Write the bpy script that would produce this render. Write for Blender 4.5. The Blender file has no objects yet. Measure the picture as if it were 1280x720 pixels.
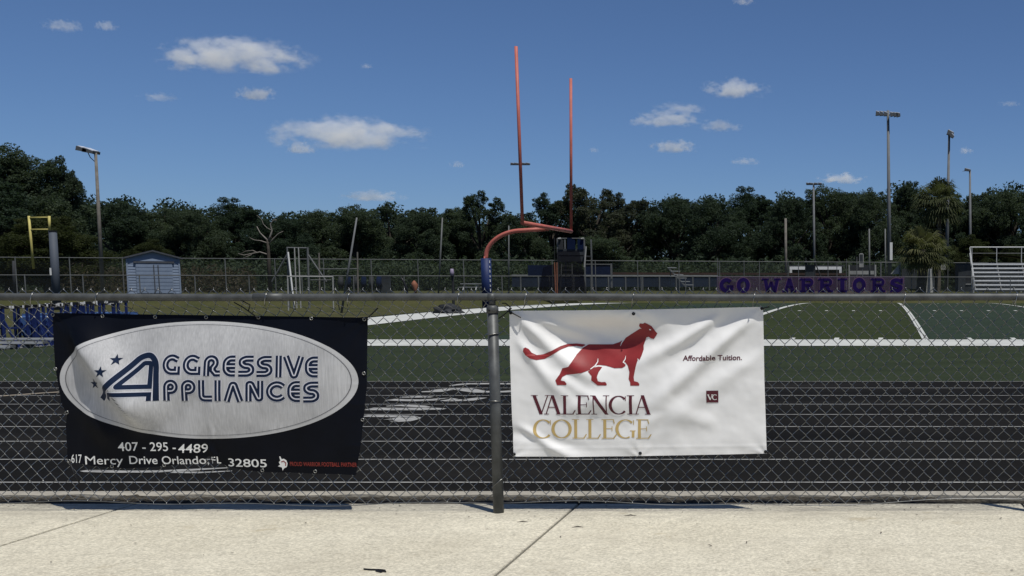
import bpy, bmesh, math, random
import numpy as np
from mathutils import Vector, geometry, noise as mnoise

random.seed(7)
RNG = np.random.default_rng(11)
SC = bpy.context.scene
COL = SC.collection

# ------------------------------------------------------------------ camera
F_PX, CX, CY, CAM_H = 1500.0, 1100.0, 502.0, 1.323
PITCH = math.atan(145.0 / 1500.0)
cam_data = bpy.data.cameras.new("camera")
cam_data.sensor_width = 36.0
cam_data.lens = F_PX / 1280.0 * 36.0
cam_data.shift_x = (640.0 - CX) / 1280.0
cam_data.shift_y = (CY - 360.0) / 1280.0
cam_data.clip_start = 0.05
cam_data.clip_end = 30000.0
cam = bpy.data.objects.new("camera", cam_data)
cam.location = (0, 0, CAM_H)
cam.rotation_euler = (math.pi / 2 - PITCH, 0, 0)
COL.objects.link(cam)
SC.camera = cam

# ------------------------------------------------------------------ sky, sun, exposure
SUN_DIR = Vector((0.30, -0.30, 1.0)).normalized()
world = bpy.data.worlds.new("World")
SC.world = world
world.use_nodes = True
wn = world.node_tree.nodes
wl = world.node_tree.links
bg = wn["Background"]
sky = wn.new("ShaderNodeTexSky")
sky.sky_type = 'NISHITA'
sky.sun_disc = False
sky.sun_elevation = math.asin(SUN_DIR.z)
sky.sun_rotation = math.atan2(SUN_DIR.x, SUN_DIR.y)
sky.altitude = 0.0
sky.air_density = 0.62
sky.dust_density = 0.6
sky.ozone_density = 10.0
wl.new(sky.outputs[0], bg.inputs[0])
bg.inputs[1].default_value = 0.083
sun_data = bpy.data.lights.new("sun", 'SUN')
sun_data.energy = 4.6
sun_data.angle = math.radians(0.53)
sun_data.color = (1.0, 0.965, 0.9)
sun = bpy.data.objects.new("sun", sun_data)
sun.rotation_euler = (-SUN_DIR).to_track_quat('-Z', 'Y').to_euler()
sun.location = (20, -20, 60)
COL.objects.link(sun)
SC.view_settings.view_transform = 'Standard'
SC.view_settings.look = 'None'
SC.view_settings.exposure = 0.0
SC.view_settings.gamma = 1.0
SC.view_settings.use_curve_mapping = False
SC.render.engine = 'CYCLES'
SC.cycles.use_denoising = True
SC.cycles.max_bounces = 8
SC.cycles.transparent_max_bounces = 24
SC.cycles.volume_bounces = 3
SC.cycles.volume_step_rate = 1.0
SC.cycles.sample_clamp_indirect = 4.0

# ------------------------------------------------------------------ helpers
CP, SP = math.cos(PITCH), math.sin(PITCH)

def ray(px, py):
    a = (px - CX) / F_PX
    b = -(py - CY) / F_PX
    return Vector((a, CP + b * SP, -SP + b * CP))

def W(px, py, d, k=0.0):
    """World point seen at photo pixel (px,py) on the upright plane Y = d + k*X."""
    r = ray(px, py)
    t = d / (r.y - k * r.x)
    return Vector((r.x * t, r.y * t, CAM_H + r.z * t))

def GP(px, py, z=0.0):
    r = ray(px, py)
    t = (z - CAM_H) / r.z
    return Vector((r.x * t, r.y * t, z))

def sstep(a, b, x):
    t = np.clip((x - a) / (b - a), 0, 1)
    return t * t * (3 - 2 * t)

FK = 0.297                                    # far fence runs along Y = 97.4 + FK*X
def yfence(x): return 97.4 + FK * x

def G(x, y):
    x = np.asarray(x, float); y = np.asarray(y, float)
    crown = 0.5 * np.clip(1 - ((y - 49.0) / 32.4) ** 2, 0, 1) * (0.12 + 0.88 * sstep(-18.6, -14.6, x))
    rise = 0.8 * sstep(-9.5, -6.5, y - yfence(x))
    near = -0.15 * (1 - sstep(7.3, 7.9, y))
    return np.maximum(crown, rise) + near

def g(x, y): return float(G(x, y))

LOC = {}

def tag(o, label=None, cat=None, group=None, kind=None):
    if label: o["label"] = label
    if cat: o["category"] = cat
    if group: o["group"] = group
    if kind: o["kind"] = kind
    return o

def thing(name, loc, label, cat, group=None, kind=None):
    o = bpy.data.objects.new(name, None)
    o.empty_display_size = 0.2
    o.location = loc
    COL.objects.link(o)
    LOC[o.name] = Vector(loc)
    return tag(o, label, cat, group, kind)

def link_mesh(name, me, mat, parent=None, loc=None):
    o = bpy.data.objects.new(name, me)
    COL.objects.link(o)
    if mat is not None and len(me.materials) == 0:
        me.materials.append(mat)
    if parent is not None:
        o.parent = parent
        LOC[o.name] = LOC[parent.name]
    elif loc is not None:
        o.location = loc
        LOC[o.name] = Vector(loc)
    else:
        LOC[o.name] = Vector((0, 0, 0))
    return o

class MB:
    def __init__(self):
        self.v = []; self.f = []
    def add(self, vs, fs):
        n = len(self.v)
        self.v += [Vector(p) for p in vs]
        self.f += [tuple(n + i for i in q) for q in fs]
        return self
    def box(self, x0, x1, y0, y1, z0, z1):
        return self.hexa([(x0,y0,z0),(x1,y0,z0),(x1,y1,z0),(x0,y1,z0)], [(x0,y0,z1),(x1,y0,z1),(x1,y1,z1),(x0,y1,z1)])
    def hexa(self, b, t):
        return self.add(list(b) + list(t), [(3,2,1,0),(4,5,6,7),(0,1,5,4),(1,2,6,5),(2,3,7,6),(3,0,4,7)])
    def beam(self, p, q, w, h, up=(0,0,1)):
        p, q = Vector(p), Vector(q)
        d = (q - p).normalized(); up = Vector(up)
        if abs(d.dot(up)) > 0.98: up = Vector((0, 1, 0))
        s = d.cross(up).normalized() * (w / 2); u = s.cross(d).normalized() * (h / 2)
        return self.hexa([p - s - u, p + s - u, q + s - u, q - s - u], [p - s + u, p + s + u, q + s + u, q - s + u])
    def tube(self, pts, r, n=8, cap=True, closed=False):
        pts = [Vector(p) for p in pts]
        m = len(pts)
        rs = r if isinstance(r, (list, tuple)) else [r] * m
        prev = None; rings = []
        for i in range(m):
            if closed: t = pts[(i + 1) % m] - pts[i - 1]
            else: t = pts[min(i + 1, m - 1)] - pts[max(i - 1, 0)]
            t.normalize()
            if prev is None:
                ref = Vector((0, 0, 1)) if abs(t.z) < 0.9 else Vector((1, 0, 0))
                a = t.cross(ref).normalized()
            else:
                a = (prev - t * prev.dot(t)).normalized()
            prev = a
            b = t.cross(a)
            rings.append([pts[i] + (a * math.cos(2*math.pi*j/n) + b * math.sin(2*math.pi*j/n)) * rs[i] for j in range(n)])
        vs = [p for rg in rings for p in rg]; fs = []
        for i in range(m if closed else m - 1):
            i2 = (i + 1) % m
            for j in range(n):
                k = (j + 1) % n
                fs.append((i*n+j, i*n+k, i2*n+k, i2*n+j))
        if cap and not closed:
            fs.append(tuple(range(n - 1, -1, -1))); fs.append(tuple((m-1)*n + j for j in range(n)))
        return self.add(vs, fs)
    def grid(self, fn, us, vs_):
        nu, nv = len(us), len(vs_)
        pts = [fn(u, v) for v in vs_ for u in us]
        return self.add(pts, [(j*nu+i, j*nu+i+1, (j+1)*nu+i+1, (j+1)*nu+i) for j in range(nv-1) for i in range(nu-1)])
    def build(self, name, mat, parent=None, loc=None, smooth=False):
        off = LOC[parent.name] if parent is not None else (Vector(loc) if loc is not None else Vector((0,0,0)))
        me = bpy.data.meshes.new(name)
        me.from_pydata([p - off for p in self.v], [], self.f)
        if smooth:
            me.polygons.foreach_set("use_smooth", [True] * len(me.polygons))
        me.update()
        return link_mesh(name, me, mat, parent, loc)

def tube_obj(name, pts, r, mat, parent=None, n=8, smooth=True):
    return MB().tube(pts, r, n).build(name, mat, parent, smooth=smooth)

def np_mesh(name, verts, nper):
    """verts (N*nper,3) -> mesh of N separate polygons."""
    me = bpy.data.meshes.new(name)
    nv = len(verts); nf = nv // nper
    me.vertices.add(nv); me.vertices.foreach_set("co", verts.astype(np.float32).ravel())
    me.loops.add(nv); me.loops.foreach_set("vertex_index", np.arange(nv, dtype=np.int32))
    me.polygons.add(nf)
    me.polygons.foreach_set("loop_start", np.arange(0, nv, nper, dtype=np.int32))
    me.polygons.foreach_set("loop_total", np.full(nf, nper, dtype=np.int32))
    me.update(calc_edges=True)
    return me

# ------------------------------------------------------------------ materials
def new_mat(name):
    m = bpy.data.materials.new(name); m.use_nodes = True
    return m, m.node_tree.nodes, m.node_tree.links, m.node_tree.nodes["Principled BSDF"]

def tex_coord(n, l, kind="Object", scale=(1,1,1), loc=(0,0,0)):
    tc = n.new("ShaderNodeTexCoord"); mp = n.new("ShaderNodeMapping")
    mp.inputs["Scale"].default_value = scale; mp.inputs["Location"].default_value = loc
    l.new(tc.outputs[kind], mp.inputs["Vector"])
    return mp.outputs[0]

def noise(n, l, vec, scale, detail=4, rough=0.55):
    t = n.new("ShaderNodeTexNoise")
    t.inputs["Scale"].default_value = scale; t.inputs["Detail"].default_value = detail
    t.inputs["Roughness"].default_value = rough
    l.new(vec, t.inputs["Vector"])
    return t.outputs[0]

def ramp(n, l, fac, stops):
    r = n.new("ShaderNodeValToRGB")
    els = r.color_ramp.elements
    while len(els) < len(stops): els.new(0.5)
    for e, (p, c) in zip(els, stops):
        e.position = p; e.color = (c[0], c[1], c[2], 1) if hasattr(c, '__len__') else (c, c, c, 1)
    l.new(fac, r.inputs[0])
    return r.outputs[0]

def mixc(n, l, fac, a, b, mode='MIX'):
    m = n.new("ShaderNodeMix"); m.data_type = 'RGBA'; m.blend_type = mode
    for s, v in ((m.inputs[0], fac), (m.inputs[6], a), (m.inputs[7], b)):
        if hasattr(v, 'is_linked'): l.new(v, s)
        elif isinstance(v, (int, float)): s.default_value = v
        else: s.default_value = (*v, 1)
    return m.outputs[2]

def math_n(n, l, op, a, b=None, clamp=False):
    m = n.new("ShaderNodeMath"); m.operation = op; m.use_clamp = clamp
    for s, v in ((m.inputs[0], a), (m.inputs[1], b)):
        if v is None: continue
        if hasattr(v, 'is_linked'): l.new(v, s)
        else: s.default_value = v
    return m.outputs[0]

def bump(n, l, bsdf, h, strength=0.3, dist=0.01):
    b = n.new("ShaderNodeBump"); b.inputs["Strength"].default_value = strength; b.inputs["Distance"].default_value = dist
    l.new(h, b.inputs["Height"]); l.new(b.outputs[0], bsdf.inputs["Normal"])

def simple(name, col, rough=0.6, metal=0.0, var=0.18, scale=6.0, spec=0.3):
    m, n, l, b = new_mat(name)
    v = tex_coord(n, l)
    nz = noise(n, l, v, scale)
    c = ramp(n, l, nz, [(0.3, [x * (1 - var) for x in col]), (0.7, [min(1, x * (1 + var)) for x in col])])
    l.new(c, b.inputs["Base Color"])
    b.inputs["Roughness"].default_value = rough; b.inputs["Metallic"].default_value = metal
    b.inputs["Specular IOR Level"].default_value = spec
    return m

M = {}
M['galv'] = simple("galvanised_steel", (0.072, 0.076, 0.076), 0.5, 0.25, 0.3, 14)
M['wire'] = simple("galvanised_wire", (0.27, 0.27, 0.258), 0.36, 1.0, 0.3, 9)
M['farsteel'] = simple("weathered_steel", (0.10, 0.105, 0.105), 0.7, 0.1, 0.2, 2)
M['white'] = simple("white_paint", (0.62, 0.62, 0.6), 0.6, 0, 0.06, 5)
M['linewhite'] = None
M['dull_white'] = simple("dull_white_paint", (0.27, 0.27, 0.255), 0.7, 0, 0.15, 3)
M['black'] = simple("black_plastic", (0.008, 0.008, 0.009), 0.45, 0, 0.1)
M['navy_vinyl'] = simple("navy_vinyl", (0.0028, 0.0038, 0.0075), 0.5, 0, 0.25, 5, 0.10)
M['navy_ink'] = simple("navy_ink", (0.008, 0.016, 0.040), 0.5, 0, 0.2, 12, 0.12)
M['white_vinyl'] = simple("white_vinyl", (0.77, 0.765, 0.75), 0.5, 0, 0.03, 4, 0.3)
M['white_ink'] = simple("white_ink", (0.78, 0.78, 0.76), 0.45, 0, 0.05, 10)
M['lilac_ink'] = simple("pale_ink", (0.55, 0.55, 0.6), 0.45, 0, 0.05, 10)
M['red_ink'] = simple("red_ink", (0.235, 0.024, 0.026), 0.5, 0, 0.12, 8)
M['maroon_ink'] = simple("maroon_ink", (0.085, 0.014, 0.024), 0.5, 0, 0.1, 8)
M['gold_ink'] = simple("gold_ink", (0.50, 0.36, 0.14), 0.5, 0, 0.1, 8)
M['brick_ink'] = simple("brick_red_ink", (0.24, 0.03, 0.022), 0.5, 0, 0.1, 8)
M['coral'] = simple("faded_red_paint", (0.38, 0.105, 0.08), 0.55, 0, 0.15, 2)
M['blue_pad'] = simple("blue_vinyl_pad", (0.007, 0.018, 0.075), 0.6, 0, 0.2, 2)
M['blue_paint'] = simple("blue_paint", (0.006, 0.016, 0.085), 0.6, 0, 0.2, 4)
M['blue_mat'] = simple("blue_mat", (0.035, 0.08, 0.20), 0.7, 0, 0.2, 1)
M['dark_blue'] = simple("dark_blue_screen", (0.005, 0.010, 0.030), 0.9, 0, 0.3, 0.7, 0.05)
M['grey_pad'] = simple("blue_grey_pad", (0.055, 0.066, 0.085), 0.7, 0, 0.1, 1)
M['yellow'] = simple("yellow_paint", (0.40, 0.35, 0.11), 0.6, 0, 0.15, 2)
M['alu'] = simple("aluminium_plank", (0.34, 0.35, 0.35), 0.5, 0.1, 0.12, 3)
M['alu_bright'] = simple('bright_aluminium', (0.55, 0.56, 0.56), 0.5, 0.0, 0.08, 3)
M['shed'] = None
M['roof'] = simple("shingle_roof", (0.05, 0.055, 0.065), 0.85, 0, 0.2, 5)
M['wood'] = simple("weathered_pole_wood", (0.125, 0.115, 0.10), 0.85, 0, 0.25, 3)
M['concrete_pole'] = simple("concrete_pole", (0.12, 0.125, 0.13), 0.8, 0, 0.12, 2)
M['lamp'] = simple("lamp_housing", (0.10, 0.105, 0.11), 0.5, 0.3, 0.1)
M['lampglass'] = simple("lamp_glass", (0.75, 0.77, 0.8), 0.2, 0.2, 0.05)
M['bark'] = simple("oak_bark", (0.045, 0.038, 0.03), 0.9, 0, 0.3, 3)
M['deadwood'] = simple("dead_wood", (0.17, 0.155, 0.135), 0.85, 0, 0.25, 3)
M['palmbark'] = simple("palm_bark", (0.075, 0.065, 0.05), 0.9, 0, 0.35, 5)
M['rust'] = simple("rusty_pipe", (0.16, 0.06, 0.035), 0.7, 0, 0.2)
M['orange'] = simple("orange_vinyl", (0.20, 0.075, 0.04), 0.7, 0, 0.1)
M['lilac'] = simple("lilac_sign", (0.20, 0.17, 0.24), 0.6, 0, 0.1)
M['soil'] = simple('dark_soil', (0.016, 0.014, 0.011), 0.95, 0, 0.5, 25, 0.05)
M['clay'] = simple("red_clay", (0.035, 0.018, 0.013), 0.9, 0, 0.2, 0.6)
M['grey_panel'] = simple("grey_panel", (0.038, 0.043, 0.048), 0.9, 0, 0.25, 0.8, 0.05)
M['charcoal'] = simple("charcoal_sheet", (0.02, 0.022, 0.025), 0.8, 0, 0.3, 1.0)
M['letter_purple'] = simple("purple_letter", (0.012, 0.006, 0.055), 0.8, 0, 0.2, 1, 0.05)
M['letter_rim'] = simple("mauve_letter_rim", (0.10, 0.05, 0.09), 0.6, 0, 0.2, 1)

def mk_concrete():
    m, n, l, b = new_mat("broom_concrete")
    v = tex_coord(n, l)
    big = noise(n, l, v, 1.1, 5, 0.6)
    fine = noise(n, l, v, 62, 4, 0.75)
    mid = noise(n, l, tex_coord(n, l, scale=(1, 1.25, 1)), 9, 6, 0.7)
    c = ramp(n, l, big, [(0.25, (0.55, 0.51, 0.40)), (0.75, (0.66, 0.62, 0.50))])
    c = mixc(n, l, 0.55, c, ramp(n, l, mid, [(0.3, 0.72), (0.65, 1.0)]), 'MULTIPLY')
    c = mixc(n, l, 0.75, c, ramp(n, l, fine, [(0.34, 0.42), (0.64, 1.1)]), 'MULTIPLY')
    st = noise(n, l, tex_coord(n, l, scale=(1, 1, 1), loc=(3.3, 1.7, 0)), 3.1, 6, 0.7)
    c = mixc(n, l, ramp(n, l, st, [(0.62, 0.0), (0.70, 0.5)]), c, (0.30, 0.25, 0.16))
    pit = n.new("ShaderNodeTexVoronoi"); pit.inputs["Scale"].default_value = 60; l.new(v, pit.inputs["Vector"])
    c = mixc(n, l, ramp(n, l, pit.outputs["Distance"], [(0.02, 0.65), (0.09, 0.0)]), c, (0.2, 0.17, 0.12))
    # grime trodden in along the fence foot, and blotches
    tc2 = n.new("ShaderNodeTexCoord"); sp2 = n.new("ShaderNodeSeparateXYZ"); l.new(tc2.outputs["Object"], sp2.inputs[0])
    edge = ramp(n, l, math_n(n, l, 'SUBTRACT', sp2.outputs[1], 1.35), [(0.30, 0.0), (0.62, 0.75)])
    gr = noise(n, l, tex_coord(n, l, scale=(0.5, 2, 1)), 7, 6, 0.7)
    c = mixc(n, l, math_n(n, l, 'MULTIPLY', edge, ramp(n, l, gr, [(0.40, 0.0), (0.62, 1.0)])), c, (0.27, 0.25, 0.21))
    bl = noise(n, l, tex_coord(n, l, loc=(7.7, 2.1, 0)), 1.9, 7, 0.72)
    c = mixc(n, l, ramp(n, l, bl, [(0.52, 0.0), (0.68, 0.35)]), c, (0.36, 0.33, 0.26))
    l.new(c, b.inputs["Base Color"]); b.inputs["Roughness"].default_value = 0.9
    b.inputs["Specular IOR Level"].default_value = 0.2
    bump(n, l, b, fine, 0.5, 0.004)
    return m
M['concrete'] = mk_concrete()

def mk_kerb():
    m, n, l, b = new_mat("grey_kerb_concrete")
    v = tex_coord(n, l)
    a = noise(n, l, v, 6, 6, 0.7)
    c = ramp(n, l, a, [(0.25, (0.20, 0.185, 0.155)), (0.7, (0.34, 0.32, 0.275))])
    l.new(c, b.inputs["Base Color"]); b.inputs["Roughness"].default_value = 0.95
    bump(n, l, b, noise(n, l, v, 40, 4, 0.7), 0.6, 0.01)
    return m
M['kerb'] = mk_kerb()
M['soil_rough'] = simple('stony_soil', (0.045, 0.041, 0.034), 0.95, 0, 0.6, 40, 0.05)

def mk_track():
    m, n, l, b = new_mat("black_rubber_track")
    v = tex_coord(n, l)
    a = noise(n, l, tex_coord(n, l, scale=(0.25, 1, 1)), 0.8, 6, 0.65)
    c = ramp(n, l, a, [(0.3, (0.0056, 0.0055, 0.0053)), (0.7, (0.0135, 0.0128, 0.0117))])
    f = noise(n, l, v, 160, 2, 0.7)
    c = mixc(n, l, 0.7, c, ramp(n, l, f, [(0.35, 0.5), (0.62, 1.15)]), 'MULTIPLY')
    d = noise(n, l, tex_coord(n, l, scale=(0.4, 1.5, 1), loc=(5, 2, 0)), 0.55, 4, 0.6)
    c = mixc(n, l, ramp(n, l, d, [(0.55, 0.0), (0.75, 0.45)]), c, (0.026, 0.0245, 0.0225))
    l.new(c, b.inputs["Base Color"]); b.inputs["Roughness"].default_value = 0.92
    b.inputs["Specular IOR Level"].default_value = 0.04
    bump(n, l, b, f, 0.5, 0.004)
    return m
M['track'] = mk_track()

def mk_line():
    m, n, l, b = new_mat("worn_white_line_paint")
    v = tex_coord(n, l)
    a = noise(n, l, v, 7, 6, 0.75)
    c = ramp(n, l, a, [(0.28, (0.07, 0.07, 0.068)), (0.55, (0.27, 0.27, 0.26))])
    l.new(c, b.inputs["Base Color"]); b.inputs["Roughness"].default_value = 0.85
    return m
M['linewhite'] = mk_line()
M['turfwhite'] = simple("white_turf_fibre", (0.40, 0.41, 0.39), 0.85, 0, 0.12, 1.2)

def mk_turf():
    m, n, l, b = new_mat("artificial_turf")
    tc = n.new("ShaderNodeTexCoord"); sx = n.new("ShaderNodeSeparateXYZ")
    l.new(tc.outputs["Object"], sx.inputs[0])
    v = tex_coord(n, l)
    # alternate five-yard rolls in two greens, as the turf itself is made
    fr = math_n(n, l, 'FRACT', math_n(n, l, 'DIVIDE', math_n(n, l, 'ADD', sx.outputs[0], 3.64 + 9.144 * 4), 9.144))
    st = math_n(n, l, 'LESS_THAN', fr, 0.5)
    c = mixc(n, l, st, (0.026, 0.040, 0.026), (0.029, 0.039, 0.013))
    outer = math_n(n, l, 'LESS_THAN', sx.outputs[1], 24.6)
    c = mixc(n, l, outer, c, (0.026, 0.036, 0.017))
    big = noise(n, l, tex_coord(n, l, scale=(0.15, 1.2, 1)), 0.9, 5, 0.6)
    c = mixc(n, l, 0.6, c, ramp(n, l, big, [(0.3, 0.72), (0.7, 1.12)]), 'MULTIPLY')
    f = noise(n, l, v, 30, 4, 0.75)
    c = mixc(n, l, 0.85, c, ramp(n, l, f, [(0.3, 0.4), (0.7, 1.35)]), 'MULTIPLY')
    pt_ = noise(n, l, tex_coord(n, l, scale=(0.5, 1.6, 1), loc=(9, 4, 0)), 1.7, 6, 0.7)
    c = mixc(n, l, 0.7, c, ramp(n, l, pt_, [(0.35, (0.7, 0.72, 0.75)), (0.65, (1.15, 1.12, 1.05))]), 'MULTIPLY')
    l.new(c, b.inputs["Base Color"]); b.inputs["Roughness"].default_value = 0.9
    b.inputs["Specular IOR Level"].default_value = 0.1
    bump(n, l, b, f, 0.6, 0.02)
    return m
M['turf'] = mk_turf()

def mk_grass():
    m, n, l, b = new_mat("dry_lawn_grass")
    v = tex_coord(n, l)
    a = noise(n, l, v, 0.25, 6, 0.65)
    c = ramp(n, l, a, [(0.3, (0.036, 0.044, 0.016)), (0.55, (0.060, 0.060, 0.024)), (0.75, (0.085, 0.075, 0.040))])
    f = noise(n, l, v, 14, 4, 0.8)
    c = mixc(n, l, 0.7, c, ramp(n, l, f, [(0.3, 0.5), (0.7, 1.2)]), 'MULTIPLY')
    l.new(c, b.inputs["Base Color"]); b.inputs["Roughness"].default_value = 0.95
    b.inputs["Specular IOR Level"].default_value = 0.1
    bump(n, l, b, f, 0.8, 0.05)
    return m
M['grass'] = mk_grass()

def mk_leaf(name, c0, c1, scale=1.0):
    m, n, l, b = new_mat(name)
    oi = n.new("ShaderNodeObjectInfo")
    a = noise(n, l, tex_coord(n, l), 0.9 * scale, 3)
    c = ramp(n, l, a, [(0.3, c0), (0.7, c1)])
    c = mixc(n, l, 0.8, c, ramp(n, l, oi.outputs["Random"], [(0.0, (0.62, 0.68, 0.66)), (0.5, (0.95, 0.9, 0.8)), (1.0, (1.2, 1.1, 0.95))]), 'MULTIPLY')
    l.new(c, b.inputs["Base Color"]); b.inputs["Roughness"].default_value = 0.75
    b.inputs["Specular IOR Level"].default_value = 0.12
    tl = n.new("ShaderNodeBsdfTranslucent"); mx = n.new("ShaderNodeMixShader"); mx.inputs[0].default_value = 0.38
    l.new(mixc(n, l, 1.0, c, (1.15, 1.25, 0.75), 'MULTIPLY'), tl.inputs["Color"])
    l.new(b.outputs[0], mx.inputs[1]); l.new(tl.outputs[0], mx.inputs[2]); l.new(mx.outputs[0], n["Material Output"].inputs[0])
    return m
M['leaf'] = mk_leaf("oak_foliage", (0.028, 0.045, 0.032), (0.052, 0.074, 0.048))
M['leaf_grey'] = mk_leaf("mossy_foliage", (0.034, 0.044, 0.033), (0.064, 0.074, 0.055))
M['leaf_olive'] = mk_leaf("olive_foliage", (0.022, 0.032, 0.013), (0.042, 0.052, 0.022))
M['palm'] = mk_leaf("palm_frond", (0.040, 0.050, 0.026), (0.10, 0.108, 0.058), 0.6)
M['dry'] = mk_leaf("dry_brush", (0.03, 0.028, 0.02), (0.06, 0.054, 0.038))

def mk_brushed():
    m, n, l, b = new_mat("brushed_silver_print")
    v = tex_coord(n, l, scale=(1, 1, 0.045))
    a = noise(n, l, v, 150, 3, 0.6)
    w = noise(n, l, tex_coord(n, l, scale=(1.4, 1, 1)), 3.0, 5, 0.6)
    c = ramp(n, l, w, [(0.25, (0.35, 0.35, 0.355)), (0.75, (0.55, 0.55, 0.55))])
    c = mixc(n, l, 0.6, c, ramp(n, l, a, [(0.3, 0.66), (0.7, 1.1)]), 'MULTIPLY')
    l.new(c, b.inputs["Base Color"]); b.inputs["Roughness"].default_value = 0.40
    b.inputs["Specular IOR Level"].default_value = 0.5
    return m
M['silver'] = mk_brushed()
M['silver_rim'] = simple("pale_silver_print", (0.46, 0.46, 0.46), 0.42, 0.0, 0.06, 4)
M['grey_ink'] = simple("grey_ink", (0.12, 0.12, 0.125), 0.5, 0, 0.1)

def mk_screen(name, col, alpha):
    m, n, l, b = new_mat(name)
    out = n["Material Output"]
    tr = n.new("ShaderNodeBsdfTransparent"); mx = n.new("ShaderNodeMixShader")
    mx.inputs[0].default_value = alpha
    b.inputs["Base Color"].default_value = (*col, 1); b.inputs["Roughness"].default_value = 0.95
    b.inputs["Specular IOR Level"].default_value = 0.0
    l.new(tr.outputs[0], mx.inputs[1]); l.new(b.outputs[0], mx.inputs[2]); l.new(mx.outputs[0], out.inputs[0])
    return m
M['far_mesh'] = mk_screen("far_chain_link_mesh", (0.07, 0.08, 0.08), 0.07)
M['black_net'] = mk_screen("black_netting", (0.004, 0.004, 0.006), 0.72)
M['grey_net'] = mk_screen("grey_netting", (0.03, 0.034, 0.034), 0.15)
M['purple_mesh'] = mk_screen("purple_mesh_fabric", (0.085, 0.055, 0.10), 0.42)

def mk_shed():
    m, n, l, b = new_mat("blue_grey_siding")
    v = tex_coord(n, l)
    a = noise(n, l, v, 2, 4)
    c = ramp(n, l, a, [(0.3, (0.13, 0.17, 0.24)), (0.7, (0.165, 0.21, 0.285))])
    l.new(c, b.inputs["Base Color"]); b.inputs["Roughness"].default_value = 0.7
    return m
M['shed'] = mk_shed()

def mk_cloud():
    m, n, l, b = new_mat("cumulus_vapour")
    n.remove(b)
    out = n["Material Output"]
    tc = n.new("ShaderNodeTexCoord"); oi = n.new("ShaderNodeObjectInfo")
    sep = n.new("ShaderNodeSeparateXYZ"); l.new(tc.outputs["Object"], sep.inputs[0])
    ln = n.new("ShaderNodeVectorMath"); ln.operation = 'LENGTH'; l.new(tc.outputs["Object"], ln.inputs[0])
    base = math_n(n, l, 'SUBTRACT', 1.0, ln.outputs["Value"])
    geo = n.new("ShaderNodeNewGeometry")
    mp0 = n.new("ShaderNodeMapping"); mp0.inputs["Scale"].default_value = (3.4, 2.0, 1.5); l.new(tc.outputs["Object"], mp0.inputs["Vector"])
    sc0 = n.new("ShaderNodeVectorMath"); sc0.operation = 'SCALE'; sc0.inputs["Scale"].default_value = 0.013; l.new(oi.outputs["Location"], sc0.inputs[0])
    vm = n.new("ShaderNodeVectorMath"); vm.operation = 'ADD'
    l.new(mp0.outputs[0], vm.inputs[0]); l.new(sc0.outputs[0], vm.inputs[1])
    nz = noise(n, l, vm.outputs[0], 0.95, 8, 0.66)
    den = math_n(n, l, 'ADD', base, math_n(n, l, 'MULTIPLY', math_n(n, l, 'SUBTRACT', nz, 0.5), 3.2))
    den = math_n(n, l, 'SUBTRACT', den, 0.36)
    den = math_n(n, l, 'MULTIPLY', den, 3.0, clamp=True)
    edge = math_n(n, l, 'MULTIPLY', base, 5.0, clamp=True)
    flat = math_n(n, l, 'MULTIPLY', math_n(n, l, 'ADD', sep.outputs[2], 0.62), 4.0, clamp=True)
    den = math_n(n, l, 'MULTIPLY', math_n(n, l, 'MULTIPLY', den, edge), flat)
    at = n.new("ShaderNodeAttribute"); at.attribute_type = 'OBJECT'; at.attribute_name = "thickness"
    den = math_n(n, l, 'MULTIPLY', den, at.outputs["Fac"])
    vs = n.new("ShaderNodeVolumeScatter")
    vs.inputs["Color"].default_value = (0.93, 0.95, 0.985, 1); vs.inputs["Anisotropy"].default_value = 0.0
    l.new(den, vs.inputs["Density"])
    l.new(vs.outputs[0], out.inputs["Volume"])
    return m
M['cloud'] = mk_cloud()

# ------------------------------------------------------------------ ground, track, field
def heightgrid(name, xs, ys, dz, mat, kind='structure', parent=None, zf=G):
    X, Y = np.meshgrid(xs, ys)
    Z = zf(X, Y) + dz
    nx, ny = len(xs), len(ys)
    me = bpy.data.meshes.new(name)
    idx = np.arange(nx * ny).reshape(ny, nx)
    f = np.stack([idx[:-1,:-1], idx[:-1,1:], idx[1:,1:], idx[1:,:-1]], -1).reshape(-1, 4)
    me.from_pydata(np.stack([X, Y, Z], -1).reshape(-1, 3).tolist(), [], f.tolist())
    me.polygons.foreach_set("use_smooth", [True] * len(me.polygons))
    me.update()
    o = link_mesh(name, me, mat, parent)
    if kind and parent is None: o["kind"] = kind
    return o

far = np.array([260, 330, 430, 600, 900, 1500, 3000, 6000.])
gx = np.concatenate([-far[::-1], np.arange(-200, -40, 2.0), np.arange(-40, 0, 0.5), np.arange(0, 201, 2.0), far])
gy = np.concatenate([[-3000, -800, -200, -60, -20, -5], np.arange(0, 16, 1.0), np.arange(16, 200, 1.0), far])
heightgrid('ground', gx, gy, -0.05, M['grass'])

TRACK0, LANE = 7.57, 1.07
L0 = 8.00
trk = heightgrid('running_track', np.arange(-80, 81, 4.0), np.linspace(TRACK0, 16.56, 6), 0.0, M['track'], zf=lambda X, Y: 0 * X)
for k in range(9):
    y = L0 + LANE * k
    MB().grid(lambda u, v: (u, v, 0.004), np.arange(-80, 81, 4.0), [y - 0.019, y + 0.019]).build('lane_line', M['linewhite'], trk)

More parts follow.
